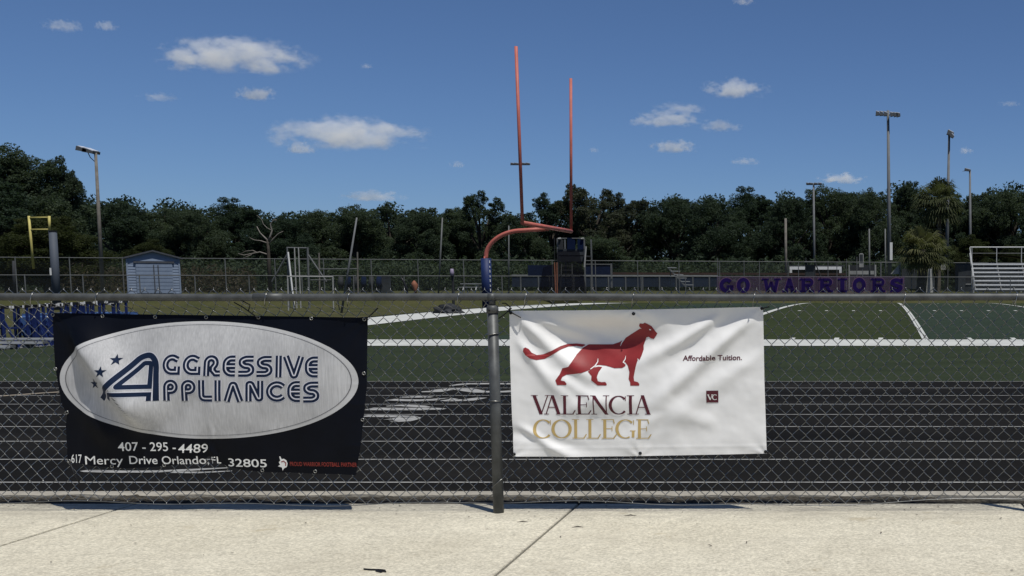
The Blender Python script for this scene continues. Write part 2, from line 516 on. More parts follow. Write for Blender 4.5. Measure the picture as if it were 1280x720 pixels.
def tstroke(pts, w, parent, zf=lambda x, y: 0.005, mat=None, name='painted_mark'):
    """painted stroke on the ground; pts are (x,y,width-scale)"""
    mb = MB(); P = [Vector((p[0], p[1], 0)) for p in pts]
    ws = [p[2] * w if len(p) > 2 else w for p in pts]
    L, R = [], []
    for i, p in enumerate(P):
        t = (P[min(i+1, len(P)-1)] - P[max(i-1, 0)]).normalized()
        nrm = Vector((-t.y, t.x, 0))
        a, b = p + nrm * ws[i] / 2, p - nrm * ws[i] / 2
        a.z, b.z = zf(a.x, a.y), zf(b.x, b.y)
        L.append(a); R.append(b)
    mb.add(L + R, [(i, i+1, len(P)+i+1, len(P)+i) for i in range(len(P)-1)])
    return mb.build(name, mat or M['linewhite'], parent)

def gstroke(pxs, w, **k):
    pts = []
    for p in pxs:
        q = GP(p[0], p[1]); pts.append((q.x, q.y, p[2] if len(p) > 2 else 1))
    # smooth
    out = []
    for i in range(len(pts) - 1):
        a, b = np.array(pts[i]), np.array(pts[i+1])
        for t in np.linspace(0, 1, 4)[:-1]: out.append(tuple(a + (b - a) * t))
    out.append(pts[-1])
    tstroke(out, w, trk, **k)
# big block lettering painted across the lanes (only its strokes can be made out)
gstroke([(563,482.5,.3),(585,480),(612,480),(640,480),(690,480.5),(760,481)], .22)
gstroke([(527,490.2,.5),(545,489.6),(552,488),(562,486.8),(580,486.6),(590,488.6),(600,490.2),(630,490),(660,488),(690,487)], .24)
gstroke([(487,500,.8),(520,501),(545,500),(555,498.8),(565,501),(585,500.5),(603,497.5,.6)], .22)
gstroke([(500,497,.5),(520,496.5),(540,496.8,.4)], .22)
gstroke([(460,511.6),(500,511.8),(535,511.6),(556,511.8,.4)], .26)
gstroke([(483,508.2,.5),(505,507.2),(525,508.4),(536,509.6,.4)], .16)
gstroke([(455,520.4),(490,520.8),(512,521.5),(520,521.8,.5)], .17)
gstroke([(487,526.8,.6),(496,526.2,1.4),(508,523.6,1.2),(514,522,.8)], .24)
gstroke([(104,589,.5),(112,589.5),(150,590.5),(200,590),(240,588),(285,585.5,.4)], .10)
gstroke([(215,591),(250,591.5),(290,589.5,.5)], .07)
tan = simple("pale_hose_rubber", (0.20, 0.17, 0.13), 0.8)
gstroke([(-60,500),(0,495.5),(30,493.4),(55,491.5),(72,490.5),(86,489,.5)], .13, mat=tan, name='tan_stripe')

# turf field
SL0, SL1 = 24.55, 73.3                       # inside edges of the two sidelines
XEND = -12.78
turf = heightgrid('turf_field', np.concatenate([np.arange(-17.4, -12, 0.4), np.arange(-12, 100, 2.0)]), np.arange(16.56, 83, 0.8), 0.0, M['turf'])
lawn = heightgrid('turf_apron', np.arange(-77.4, -17.3, 2.0), np.linspace(16.56, 24.2, 8), 0.0, M['turf'])
def fz(x, y): return g(x, y) + 0.012
def fgrid(x0, x1, y0, y1, name='field_line', mat=None):
    xs = np.linspace(x0, x1, max(2, int((x1 - x0) / 2) + 1)) if x0 > -12.9 else np.concatenate([np.arange(x0, min(x1, -12.0), 0.3), [x1] if x1 < -11 else np.arange(-12, x1 + 1, 2.0)]); ys = np.linspace(y0, y1, max(2, int((y1 - y0) / 0.8) + 1))
    MB().grid(lambda u, v: (u, v, fz(u, v)), xs, ys).build(name, mat or M['turfwhite'], turf)
fgrid(XEND - 1.83, 97, SL0 - 1.75, SL0, 'sideline_border')
fgrid(XEND - 1.83, 97, SL1, SL1 + 1.75, 'sideline_border')
fgrid(XEND - 1.83, XEND, SL0 + 0.003, SL1 - 0.003, 'end_line_border')
runway = heightgrid('runway', np.arange(-17.1, -15.0, 0.4), np.arange(25, 80, 0.8), 0.012, M['track'])
YD = 0.9144
for i in range(0, 12):
    x = -3.64 + i * 5 * YD
    if i == 0: fgrid(x - 0.1, x + 0.1, SL0 + .003, SL1, 'goal_line')
    else:
        fgrid(x - 0.065, x - 0.008, SL0 + .003, SL1, 'yard_line'); fgrid(x + 0.008, x + 0.065, SL0 + .003, SL1, 'yard_line')
for i in range(1, 50):
    if i % 5 == 0: continue
    x = -3.64 + i * YD
    if x > 16: break
    for y0, y1 in ((SL0 + 0.02, SL0 + 0.55), (SL0 + 15.9, SL0 + 16.5), (SL1 - 16.5, SL1 - 15.9)):
        fgrid(x - 0.05, x + 0.05, y0, y1, 'yard_tick')
    if i > 4: pass
fgrid(4.2, 6.6, 32.2, 32.35, 'yard_tick')

# concrete walkway: each pour is a slab of its own
pv = thing('pavement', (0, 5, -0.14), None, None, kind='structure')
xj = [-1.765 + 2.70 * k for k in range(-3, 5)]
for a, b in zip(xj[:-1], xj[1:]):
    bm = bmesh.new()
    x0, x1 = a + 0.008, b - 0.008
    y0, y1 = -3.0, 7.22
    r = bmesh.ops.create_cube(bm, size=1)
    bmesh.ops.scale(bm, verts=bm.verts, vec=(x1 - x0, y1 - y0, 0.14))
    bmesh.ops.translate(bm, verts=bm.verts, vec=((x0 + x1) / 2, (y0 + y1) / 2, -0.07))
    top = [e for e in bm.edges if all(v.co.z > -0.01 for v in e.verts)]
    bmesh.ops.bevel(bm, geom=top, offset=0.003, segments=2, affect='EDGES')
    for v in bm.verts: v.co.x -= 0.038 * (v.co.y - 5.4)      # the joints run slightly askew to the fence
    bmesh.ops.translate(bm, verts=bm.verts, vec=-LOC[pv.name])
    me = bpy.data.meshes.new('slab'); bm.to_mesh(me); bm.free()
    link_mesh('slab', me, M['concrete'], pv)
    fl = MB().box(a - 0.008, a + 0.008, -3.0, 7.21, -0.12, -0.016)
    for v in fl.v: v.x -= 0.038 * (v.y - 5.4)
    fl.build('joint_filler', M['soil'], pv)

kb = MB()
xs = np.arange(-14, 14.01, 0.12)
def kerb_pt(x, k):
    j = 0.006 * math.sin(x * 7.1) + 0.005 * math.sin(x * 17.3 + 1) + 0.004 * math.sin(x * 41)
    prof = [(7.45, -0.06), (7.452 + j * .5, 0.012 + j * .5), (7.47 + j * .5, 0.020 + j * .2), (7.565, 0.018), (7.572, -0.06)]
    return (x, prof[k][0], prof[k][1])
kb.grid(lambda u, v: kerb_pt(u, v), xs, [0, 1, 2, 3, 4])
k_o = kb.build('kerb', M['kerb']); k_o["kind"] = 'structure'
gt = MB().grid(lambda u, v: (u, v, -0.012 + 0.055 * (v - 7.2) + 0.016 * mnoise.noise(Vector((u * 5, v * 9, 0))) + 0.012 * mnoise.noise(Vector((u * 17, v * 22, 3))) + 0.006 * mnoise.noise(Vector((u * 45, v * 50, 6))) - 0.018 * float(sstep(0.15, 0.6, u))), np.arange(-14, 14, 0.025), np.linspace(7.20, 7.46, 7)).build('soil_gap', M['soil_rough'])
gt["kind"] = 'structure'

# ------------------------------------------------------------------ near chain-link fence
YR = 6.93
ZR = W(640, 371.5, YR).z
XP = [W(619, 500, YR).x + 3.16 * k for k in (-2, -1, 0, 1, 2)]
ROOT = thing('chain_link_fence', (XP[2], YR, 0), 'waist-high galvanised chain-link fence along the concrete walkway carrying two banners', 'fence')

def mesh_y(x, z):
    return YR + 0.030 + 0.085 * float(1 - sstep(1.15, 1.25, z)) * float(0.35 + 0.65 * sstep(0.05, 0.4, z))

def wire_mesh(x0, x1):
    p, h = 0.0392, 0.0405
    nw = int((x1 - x0) / p)
    verts, faces = [], []
    ns = 4; R = 0.0022
    zb, zt = 0.05, 1.335
    for i in range(nw):
        xl = x0 + i * p
        lift = 0.010 * math.sin(xl * 2.3) + 0.006 * math.sin(xl * 5.1 + 1) + 0.022 * float(sstep(0.0, 0.7, xl)) * (1 - float(sstep(0.9, 1.6, xl)))
        pts = []
        z = zb - (h if i % 2 else 0)
        side = 0
        jx = random.uniform(-.0012, .0012)
        while z < zt:
            # side 0: left knuckle -> going up to the right behind; side 1: right knuckle -> going up to the left in front
            zz = z + lift * (1 - (z - zb) / 1.25) + 0.006 * mnoise.noise(Vector((xl * 1.7, z * 3.0, 4.0)))
            x = xl + jx + (0.0 if side == 0 else p) + 0.010 * mnoise.noise(Vector((xl * 1.3, z * 2.2, 9.0))) + random.uniform(-.0008, .0008)
            fy = 0.0035
            ya, yb_ = (-fy, fy) if side == 0 else (fy, -fy)
            if z >= zb - 0.02:
                my = mesh_y(x, zz)
                pts.append((x + (0.0015 if side == 0 else -0.0015), my + ya, zz - 0.004))
                pts.append((x + (0.0015 if side == 0 else -0.0015), my + yb_, zz + 0.004))
            z += h; side ^= 1
        if len(pts) < 4: continue
        P = np.array(pts)
        T = np.gradient(P, axis=0); T /= np.linalg.norm(T, axis=1, keepdims=True) + 1e-9
        A = np.stack([-T[:, 2], np.zeros(len(P)), T[:, 0]], 1); A /= np.linalg.norm(A, axis=1, keepdims=True) + 1e-9
        B = np.cross(T, A)
        base = len(verts)
        for k in range(len(P)):
            for j in range(ns):
                a = 2 * math.pi * j / ns
                verts.append(P[k] + (A[k] * math.cos(a) + B[k] * math.sin(a)) * R)
        for k in range(len(P) - 1):
            for j in range(ns):
                j2 = (j + 1) % ns
                faces.append((base + k*ns + j, base + k*ns + j2, base + (k+1)*ns + j2, base + (k+1)*ns + j))
    off = np.array(LOC[ROOT.name])
    me = bpy.data.meshes.new('wire_mesh')
    me.from_pydata([tuple(v - off) for v in verts], [], faces)
    me.polygons.foreach_set("use_smooth", [True] * len(me.polygons)); me.update()
    o = link_mesh('wire_mesh', me, M['wire'], ROOT); o["kind"] = 'stuff'
wire_mesh(XP[0] - 0.2, XP[-1] + 0.2)

for k, x in enumerate(XP):
    o = MB().tube([(x, YR, -0.05), (x, YR, 1.195)], 0.030, 20).build('post', M['galv'], ROOT, smooth=True)
    cap = MB()
    cap.tube([(x, YR, 1.165), (x, YR, 1.195), (x, YR, 1.21)], [0.0335, 0.0335, 0.026], 20)
    cap.tube([(x, YR, 1.205), (x, YR, 1.262)], 0.019, 12)
    cap.tube([(x - 0.02, YR, ZR), (x + 0.02, YR, ZR)], 0.0245, 16)
    cap.build('post_cap', M['galv'], o, smooth=True)
    MB().tube([(x - 0.008, YR - 0.034, 1.18), (x - 0.008, YR - 0.031, 1.18)], 0.006, 8).build('bolt', M['black'], o)
    for zt_, tilt in ((1.045, 0.004), (0.66, -0.003), (0.175, 0.03), (0.40, 0.0)):
        if zt_ == 0.40: continue
        pts = [(x + 0.033 * math.cos(a), YR + 0.033 * math.sin(a), zt_ + tilt * math.cos(a)) for a in np.linspace(-math.pi * 1.05, 0.05, 14)]
        pts = [(x - 0.05, YR + 0.045, zt_ - tilt)] + pts + [(x + 0.055, YR + 0.045, zt_ + tilt * 2 + 0.012)]
        MB().tube(pts, 0.0024, 6).build('tie_wire', M['wire'], o, smooth=True)

xa, xb = XP[0] - 0.2, XP[-1] + 0.2
segs = [xa, W(316, 371, YR).x, W(352, 371, YR).x, xb]
rx = np.linspace(xa, xb, 60)
rail = MB().tube([(x, YR, ZR + 0.002 * math.sin(x * 2.1)) for x in rx], 0.021, 18).build('top_rail', M['galv'], ROOT, smooth=True)
sl = W(336, 371, YR).x
MB().tube([(sl - 0.085, YR, ZR), (sl + 0.085, YR, ZR)], 0.0232, 18).build('rail_sleeve', M['galv'], rail, smooth=True)
for px in (121, 332, 435, 572, 656, 790, 941, 1129, 1268, 40):
    x = W(px, 371, YR).x + 0.012
    pts = [(x - 0.012, YR - 0.012, ZR - 0.052), (x - 0.006, YR - 0.026, ZR - 0.02), (x, YR - 0.0245, ZR + 0.008), (x + 0.002, YR - 0.012, ZR + 0.024), (x + 0.002, YR + 0.012, ZR + 0.026), (x, YR + 0.03, ZR + 0.0)]
    MB().tube(pts, 0.0027, 6).build('rail_tie', M['lampglass'] if False else M['wire'], rail, smooth=True)
tw = [(x, YR + 0.045 + 0.006 * math.sin(x * 3), 0.047 + 0.010 * math.sin(x * 2.3) + 0.007 * math.sin(x * 6.3) + 0.022 * float(sstep(0.0, 0.7, x)) * (1 - float(sstep(0.9, 1.6, x)))) for x in np.arange(xa, xb, 0.06)]
MB().tube(tw, 0.0024, 6).build('tension_wire', M['wire'], ROOT, smooth=True)

# ------------------------------------------------------------------ banner drawing kit (drawn flat, then laid on the wrinkled cloth)
def interp(pts, t):
    xs = [p[0] for p in pts]; ys = [p[1] for p in pts]
    return float(np.interp(t, xs, ys))

class Cloth:
    def __init__(self, root, height, y0):
        self.root, self.h, self.y0 = root, height, y0
    def P(self, px, py, lift=0.0):
        w = W(px, py, YR + self.y0)
        return Vector((w.x, YR + self.y0 - self.h(px, py) - lift, w.z))
    def sheet(self, name, mat, left, right, top, bottom, nu, nv):
        def fn(u, v):
            lx, rx_ = interp(left, v), interp(right, v)
            px = lx + (rx_ - lx) * u
            ty, by = interp(top, u), interp(bottom, u)
            py = ty + (by - ty) * v
            return self.P(px, py)
        o = MB().grid(fn, np.linspace(0, 1, nu), np.linspace(0, 1, nv)).build(name, mat, self.root, smooth=True)
        return o
    def decal(self, name, mat, polys, lift, step=2.5, parent=None):
        bm = bmesh.new()
        for poly in polys:
            if len(poly) < 3: continue
            if len(poly) > 4:
                tris = geometry.tessellate_polygon([[Vector((p[0], p[1], 0)) for p in poly]])
                vs = [bm.verts.new((p[0], p[1], 0)) for p in poly]
                for t in tris:
                    try: bm.faces.new([vs[i] for i in t])
                    except ValueError: pass
            else:
                vs = [bm.verts.new((p[0], p[1], 0)) for p in poly]
                try: bm.faces.new(vs)
                except ValueError: pass
        return self._finish(bm, name, mat, lift, step, parent)
    def _finish(self, bm, name, mat, lift, step, parent):
        xs = [v.co.x for v in bm.verts]; ys = [v.co.y for v in bm.verts]
        for ax, lo, hi in ((0, min(xs), max(xs)), (1, min(ys), max(ys))):
            c = math.ceil(lo / step) * step
            while c < hi:
                co = (c, 0, 0) if ax == 0 else (0, c, 0); no = (1, 0, 0) if ax == 0 else (0, 1, 0)
                bmesh.ops.bisect_plane(bm, geom=bm.verts[:] + bm.edges[:] + bm.faces[:], dist=1e-4, plane_co=co, plane_no=no)
                c += step
        off = LOC[self.root.name]
        for v in bm.verts: v.co = self.P(v.co.x, v.co.y, lift * 1.3) - off
        bm.normal_update()
        for f in bm.faces:
            f.smooth = True
            if f.normal.y > 0: f.normal_flip()
        me = bpy.data.meshes.new(name); bm.to_mesh(me); bm.free()
        return link_mesh(name, me, mat, parent or self.root)
    def text(self, name, mat, body, box, lift, bold=0.0, shear=0.0, slope=0.0, parent=None, step=2.5, joined=False):
        """text fitted into the box (x0, x1, y of cap top, y of baseline)"""
        cu = bpy.data.curves.new('t', 'FONT'); cu.body = body; cu.size = 1.0; cu.offset = bold; cu.shear = shear
        cu.resolution_u = 4
        ob = bpy.data.objects.new('t', cu); COL.objects.link(ob)
        dg = bpy.context.evaluated_depsgraph_get(); dg.update()
        me = bpy.data.meshes.new_from_object(ob.evaluated_get(dg))
        bpy.data.objects.remove(ob); bpy.data.curves.remove(cu)
        bm = bmesh.new(); bm.from_mesh(me); bpy.data.meshes.remove(me)
        xs = [v.co.x for v in bm.verts]; x0, x1 = min(xs), max(xs)
        cap = 0.729
        for v in bm.verts:
            t = (v.co.x - x0) / (x1 - x0)
            v.co = Vector((box[0] + t * (box[1] - box[0]), box[3] - (v.co.y / cap) * (box[3] - box[2]) + slope * t, 0))
        if joined:
            o = self._finish(bm, name, mat, lift, step, parent); o["kind"] = 'stuff'
            return o
        # one part for the line of writing, one sub-part for each character
        line = bpy.data.objects.new(name, None); COL.objects.link(line); line.parent = self.root; LOC[line.name] = LOC[self.root.name]
        seen, isl = set(), []
        for v in bm.verts:
            if v in seen: continue
            st, comp = [v], []
            seen.add(v)
            while st:
                w = st.pop(); comp.append(w)
                for e in w.link_edges:
                    o2 = e.other_vert(w)
                    if o2 not in seen: seen.add(o2); st.append(o2)
            isl.append(comp)
        spans = sorted([[min(v.co.x for v in c), max(v.co.x for v in c), [c]] for c in isl], key=lambda t: t[0])
        chars = []
        for sp_ in spans:
            if chars and sp_[0] < chars[-1][1] - 0.35 * min(sp_[1] - sp_[0], chars[-1][1] - chars[-1][0]):
                chars[-1][1] = max(chars[-1][1], sp_[1]); chars[-1][2] += sp_[2]
            else: chars.append(sp_)
        for ch in chars:
            b2 = bmesh.new(); mp = {}
            fs = set()
            for c in ch[2]:
                for v in c:
                    mp[v] = b2.verts.new(v.co)
                    fs.update(v.link_faces)
            for f in fs:
                try: b2.faces.new([mp[v] for v in f.verts])
                except ValueError: pass
            self._finish(b2, 'letter', mat, lift, step, line)
        bm.free()
        return line
    def ring(self, name, mat, px, py, r, parent=None, tr=0.0028):
        c = self.P(px, py, 0.003)
        pts = [c + Vector((r * math.cos(a), 0, r * math.sin(a))) for a in np.linspace(0, 2 * math.pi, 14)[:-1]]
        return MB().tube(pts, tr, 6, closed=True).build(name, mat, self.root, smooth=True)

def stroke(path, w, close=False):
    """polyline -> quads; w scalar or per point list; coords any"""
    P = [np.array(p[:2], float) for p in path]
    m = len(P); ws = w if isinstance(w, (list, tuple, np.ndarray)) else [w] * m
    L, R = [], []
    for i in range(m):
        if close: a, b, c = P[i-1], P[i], P[(i+1) % m]
        else: a, b, c = P[max(i-1,0)], P[i], P[min(i+1,m-1)]
        d1 = b - a; d2 = c - b
        if np.linalg.norm(d1) < 1e-6: d1 = d2
        if np.linalg.norm(d2) < 1e-6: d2 = d1
        d1 = d1 / np.linalg.norm(d1); d2 = d2 / np.linalg.norm(d2)
        n1 = np.array([-d1[1], d1[0]]); n2 = np.array([-d2[1], d2[0]])
        nn = n1 + n2; ln = np.linalg.norm(nn)
        nn = nn / ln if ln > 1e-6 else n1
        k = 1 / max(0.35, float(nn @ n1))
        L.append(P[i] + nn * ws[i] / 2 * k); R.append(P[i] - nn * ws[i] / 2 * k)
    rng = range(m) if close else range(m - 1)
    return [[L[i], L[(i+1) % m], R[(i+1) % m], R[i]] for i in rng]

def arc(cx, cy, rx, ry, a0, a1, n=16):
    """angles in degrees, 0 = right, 90 = up (photo y runs down)"""
    return [(cx + rx * math.cos(math.radians(a)), cy - ry * math.sin(math.radians(a))) for a in np.linspace(a0, a1, n)]

def rounded(path, r=14, n=6):
    """round the corners of a polyline"""
    out = [path[0]]
    for i in range(1, len(path) - 1):
        a, b, c = map(lambda p: np.array(p, float), path[i-1:i+2])
        la, lc = np.linalg.norm(a - b), np.linalg.norm(c - b)
        rr = min(r, la / 2, lc / 2)
        p0 = b + (a - b) / la * rr; p1 = b + (c - b) / lc * rr
        for t in np.linspace(0, 1, n):
            out.append(tuple((1-t)**2 * p0 + 2*t*(1-t) * b + t*t * p1))
    out.append(path[-1])
    return out

def mapz(polys, ox, oy, s):
    return [[(ox + p[0] / s, oy + p[1] / s) for p in poly] for poly in polys]

def zip_tie(cl, pts, parent=None):
    P = []
    for (px, py, l) in pts: P.append(cl.P(px, py, l))
    return MB().tube(P, 0.0034, 6).build('zip_tie', M['black'], parent or cl.root, smooth=True)

# ------------------------------------------------------------------ black appliance banner
b1 = thing('advertising_banner', W(262, 590, YR), 'black vinyl banner with silver oval and striped navy lettering on the fence', 'banner', 'banners tied to the fence')
def pn(px, py, s_, k): return mnoise.noise(Vector((px / s_, py / s_, k * 7.3)))
def h1(px, py):
    # gathered diagonal folds from the upper left corner, pinch in the lower middle, slack belly
    e = float(sstep(64, 100, px) * sstep(460, 430, px)) if False else float(sstep(60, 110, px) * (1 - sstep(425, 462, px)))
    q = (px - 112) * 0.79 - (py - 440) * 0.61          # across the big fold running down to the right
    along = (px - 112) * 0.61 + (py - 440) * 0.79
    m = float(sstep(-60, 10, along) * (1 - sstep(88, 136, along)))
    f = 0.085 * math.exp(-((q - 4) / (28.0 if q > 4 else 12.0)) ** 2) * m
    f += 0.022 * math.exp(-((q + 42) / 14.0) ** 2) * m * float(sstep(20, 90, along))
    f += 0.010 * math.exp(-((q - 70) / 26.0) ** 2) * m * float(sstep(40, 120, along))
    f += 0.005 * math.exp(-((px - 268 - 1.5 * math.sin(py * .2)) / 2.2) ** 2) * float(sstep(470, 560, py))
    # pinch at the torn spot
    r = math.hypot((px - 268) / 26.0, (py - 578) / 34.0)
    f -= 0.014 * math.exp(-r * r)
    f += 0.010 * math.exp(-(((px - 236) / 22.0) ** 2 + ((py - 560) / 26.0) ** 2))
    f += 0.010 * math.exp(-(((px - 305) / 30.0) ** 2 + ((py - 572) / 22.0) ** 2))
    # torn, crinkled spot
    w_ = math.exp(-(((px - 268) / 9.0) ** 2 + ((py - 566) / 20.0) ** 2))
    f += 0.012 * w_ * pn(px * 2.2, py, 9, 6) + 0.004 * math.exp(-((px - 268) / 3.0) ** 2) * float(sstep(545, 560, py))
    # general slack
    f += 0.058 * math.sin(min(1, max(0, (px - 64) / 395.0)) * math.pi) ** .6 * math.sin(math.pi * min(1, max(0, (py - 393) / 200.0)) ** 0.85)
    f += 0.0050 * pn(px, py, 60, 1) + 0.0012 * pn(px, py, 18, 2) + 0.0005 * pn(px, py, 8, 4)
    # right edge small pull creases
    for yy, s in ((480, .5), (505, 1), (557, 1.4), (572, 1.2)):
        f += 0.0022 * s * math.exp(-((py - yy - (px - 440) * 0.03) / 2.0) ** 2) * float(sstep(425, 452, px))
    # corner pulls
    for (cx_, cy_) in ((66, 393), (458, 398)):
        dx, dy = abs(px - cx_) + 4, abs(py - cy_) + 4
        a = math.atan2(dy, dx); rr = math.hypot(dx, dy)
        f += 0.0022 * math.sin(a * 14) * math.exp(-rr / 55.0)
    f += 0.006 * math.exp(-((px - 112 + (py - 530) * 0.2) / 9.0) ** 2) * float(sstep(490, 520, py))
    return f
c1 = Cloth(b1, h1, 0.024)
c1.sheet('vinyl_sheet', M['navy_vinyl'],
    [(0, 65), (.35, 70), (.6, 79), (.68, 86), (.75, 84), (1, 85)], [(0, 459.5), (.45, 458.5), (.8, 452), (1, 445)],
    [(0, 391), (.3, 393), (.6, 394.5), (1, 397)],
    [(0, 578), (.05, 579.5), (.08, 582), (.13, 583.5), (.2, 585.5), (.28, 584), (.33, 582.5), (.4, 580), (.44, 577.5), (.475, 575.5), (.49, 569.5), (.505, 571), (.52, 577), (.55, 582), (.6, 586.5), (.68, 590), (.78, 590.6), (.85, 592), (.93, 592.5), (1, 594)], 200, 100)
# oval
def oval(cl, name, mat, cx_, cy_, rx_, ry_, tilt, lift, rings=42, nseg=420, inner=0.0, parent=None):
    mb = MB(); rs = np.linspace(inner, 1, rings)
    pts = []
    for r in rs:
        for j in range(nseg):
            a = 2 * math.pi * j / nseg
            x = rx_ * r * math.cos(a); y = ry_ * r * math.sin(a)
            pts.append(cl.P(cx_ + x, cy_ + y + x * tilt, lift * 1.3))
    fs = []
    for i in range(rings - 1):
        for j in range(nseg):
            k = (j + 1) % nseg
            fs.append((i*nseg+j, (i+1)*nseg+j, (i+1)*nseg+k, i*nseg+k))
    mb.add(pts, fs)
    return mb.build(name, mat, parent or cl.root, smooth=True)
ov = oval(c1, 'silver_oval', M['silver'], 263, 474.5, 179.4, 70.4, 0.012, 0.0011)
oval(c1, 'oval_rim', M['silver_rim'], 263, 474.5, 186, 73, 0.012, 0.0009, rings=4, inner=0.962, parent=ov)
oval(c1, 'oval_outline', M['grey_ink'], 263, 474.5, 178.4, 69.0, 0.012, 0.0016, rings=2, inner=0.993, parent=ov)

# striped letters, centre lines in a 5.82x enlargement of the lettering block at (200,430)
E_ = [[(583,102),(540,102),(515,127),(515,186),(540,210),(583,210)], [(515,156),(583,156)]]
S_ = [[(712,103),(655,103),(628,118),(628,140),(650,156),(680,157),(698,172),(698,195),(675,211),(606,211)]]
G_ = [[(172,110)] + arc(130,145,46,51,55,270,18) + [(168,196),(168,158)]]
P_ = [[(94,405),(94,318)] + arc(124,305,30,30,180,-90,16) + [(104,335)]]
def sh(paths, dx, dy): return [[(p[0]+dx, p[1]+dy) for p in pa] for pa in paths]
LET = []
LET += [G_, sh(G_, 146, 2)]
LET += [[[(379,227),(379,135)] + arc(411,132,32,32,180,-30,14) + [(424,168),(424,186),(444,209),(476,209)]]]
def rnd(ps): return [rounded(p, 24) for p in ps]
LET += [rnd(E_), rnd(S_), rnd(sh(S_, 129, 2)), [[(892,82),(892,238)]], [rounded([(943,86),(996,225),(1010,225),(1052,88)], 12)], rnd(sh(E_, 586, 8))]
LET += [P_, sh(P_, 127, 2), [rounded([(343,257),(343,390),(420,390)], 28)], [[(460,258),(460,408)]], [rounded([(525,411),(563,290),(580,290),(622,411)], 12)],
        [rounded([(680,411),(680,285),(698,285),(748,390),(763,390),(763,263)], 12)], [arc(882,340,56,52,40,320,22)], rnd(sh(E_, 462, 185)), rnd(sh(S_, 462, 188))]
for ps in LET:
    lay = lambda w: mapz([q for p in ps for q in stroke(p, w)], 200, 430, 5.82)
    lo = c1.decal('letter', M['navy_ink'], lay(45), 0.0023)
    c1.decal('halo', M['lilac_ink'], lay(55), 0.0017, parent=lo)
    for p in ps: c1.decal('inline_stripe', M['lilac_ink'], mapz(stroke(p, 9), 200, 430, 5.82), 0.0029, parent=lo)
bigA = [(rounded([(84,588),(380,272),(450,255),(488,300),(497,340),(505,597)], 45, 8), 42),
        (rounded([(458,505),(458,318),(410,318),(245,492),(470,492)], 10), 33),
        ([(146,590),(192,548),(458,548),(458,597)], 31)]
for p, w in bigA:
    lo = c1.decal('initial_stroke', M['navy_ink'], mapz(stroke(p, w), 120, 400, 6.0), 0.0023)
    c1.decal('halo', M['lilac_ink'], mapz(stroke(p, w + 10), 120, 400, 6.0), 0.0017, parent=lo)
for (sx_, sy_, sr) in ((217,293,44),(132,380,44),(34,474,42)):
    tri = []
    for k in range(5):
        a = math.radians(90 + 72 * k); a1 = a + math.radians(36); a0 = a - math.radians(36)
        tri.append([(sx_, sy_), (sx_ + sr*.4*math.cos(a0), sy_ - sr*.4*math.sin(a0)), (sx_ + sr*math.cos(a), sy_ - sr*math.sin(a)), (sx_ + sr*.4*math.cos(a1), sy_ - sr*.4*math.sin(a1))])
    c1.decal('star', M['navy_ink'], mapz(tri, 120, 400, 6.0), 0.0021)
c1.text('phone_number', M['white_ink'], "407 - 295 -", (151, 224, 551.5, 563), 0.0015, bold=0.007)
c1.text('phone_number', M['white_ink'], "4489", (227, 263, 553.5, 565), 0.0015, bold=0.008, shear=0.12)
c1.text('address_line', M['white_ink'], "617", (90, 104, 567.2, 578.2), 0.0015, bold=0.007)
c1.text('address_line', M['white_ink'], "Mercy", (108, 155, 569, 580.2), 0.0015, bold=0.0)
c1.text('address_line', M['white_ink'], "Drive Orlando,", (163, 262, 569, 579.6), 0.0015, bold=0.007)
c1.text('address_line', M['white_ink'], "FL", (266, 277, 570, 579), 0.0015, bold=0.007)
c1.text('address_line', M['white_ink'], "32805", (286.5, 335, 572, 582.5), 0.0015, bold=0.008, slope=1.2)
c1.text('slogan', M['brick_ink'], "PROUD WARRIOR FOOTBALL PARTNER", (363.5, 446.5, 576.6, 582), 0.0015, bold=0.012, slope=1.4, joined=True)
# small white and red emblem beside the slogan: a plain winged helm shape
c1.decal('emblem', M['white_ink'], [[(351,570),(352.4,570),(353.6,573.4),(356.6,573),(359.4,575),(360.6,579),(359.4,583.4),(356,585),(354,588.2),(353.4,584),(348.6,582.4),(351.4,580.6),(350,577.2),(352,575.6)]], 0.0015)
c1.decal('emblem_stripe', M['brick_ink'], stroke([(353,577),(356,576),(358.6,578.4),(358,582)], 1.2), 0.0021)
for px, py in ((66,393.5),(130,395),(195,396),(258.5,396.5),(324,396.7),(390,398),(455.5,399),(71,461),(86.5,515),(455.5,466.5),(454,524.5),(87,576),(141,582.5),(206.5,581),(329,587.5),(394.5,589)):
    c1.ring('grommet', M['wire'], px, py, 0.0085)
zip_tie(c1, [(312,388,.012),(316,381,.03),(305,375,.035),(300,371,.03)])
zip_tie(c1, [(295,378,.02),(306,384,.02),(322,396,.008),(325,398,.004)])
zip_tie(c1, [(456,399,.004),(462,396,.012),(474,385,.02)])
zip_tie(c1, [(86,515,.004),(75,521,.014),(55,532,.02)])
zip_tie(c1, [(88,577,.004),(94,589,.012),(103,605,.016)])

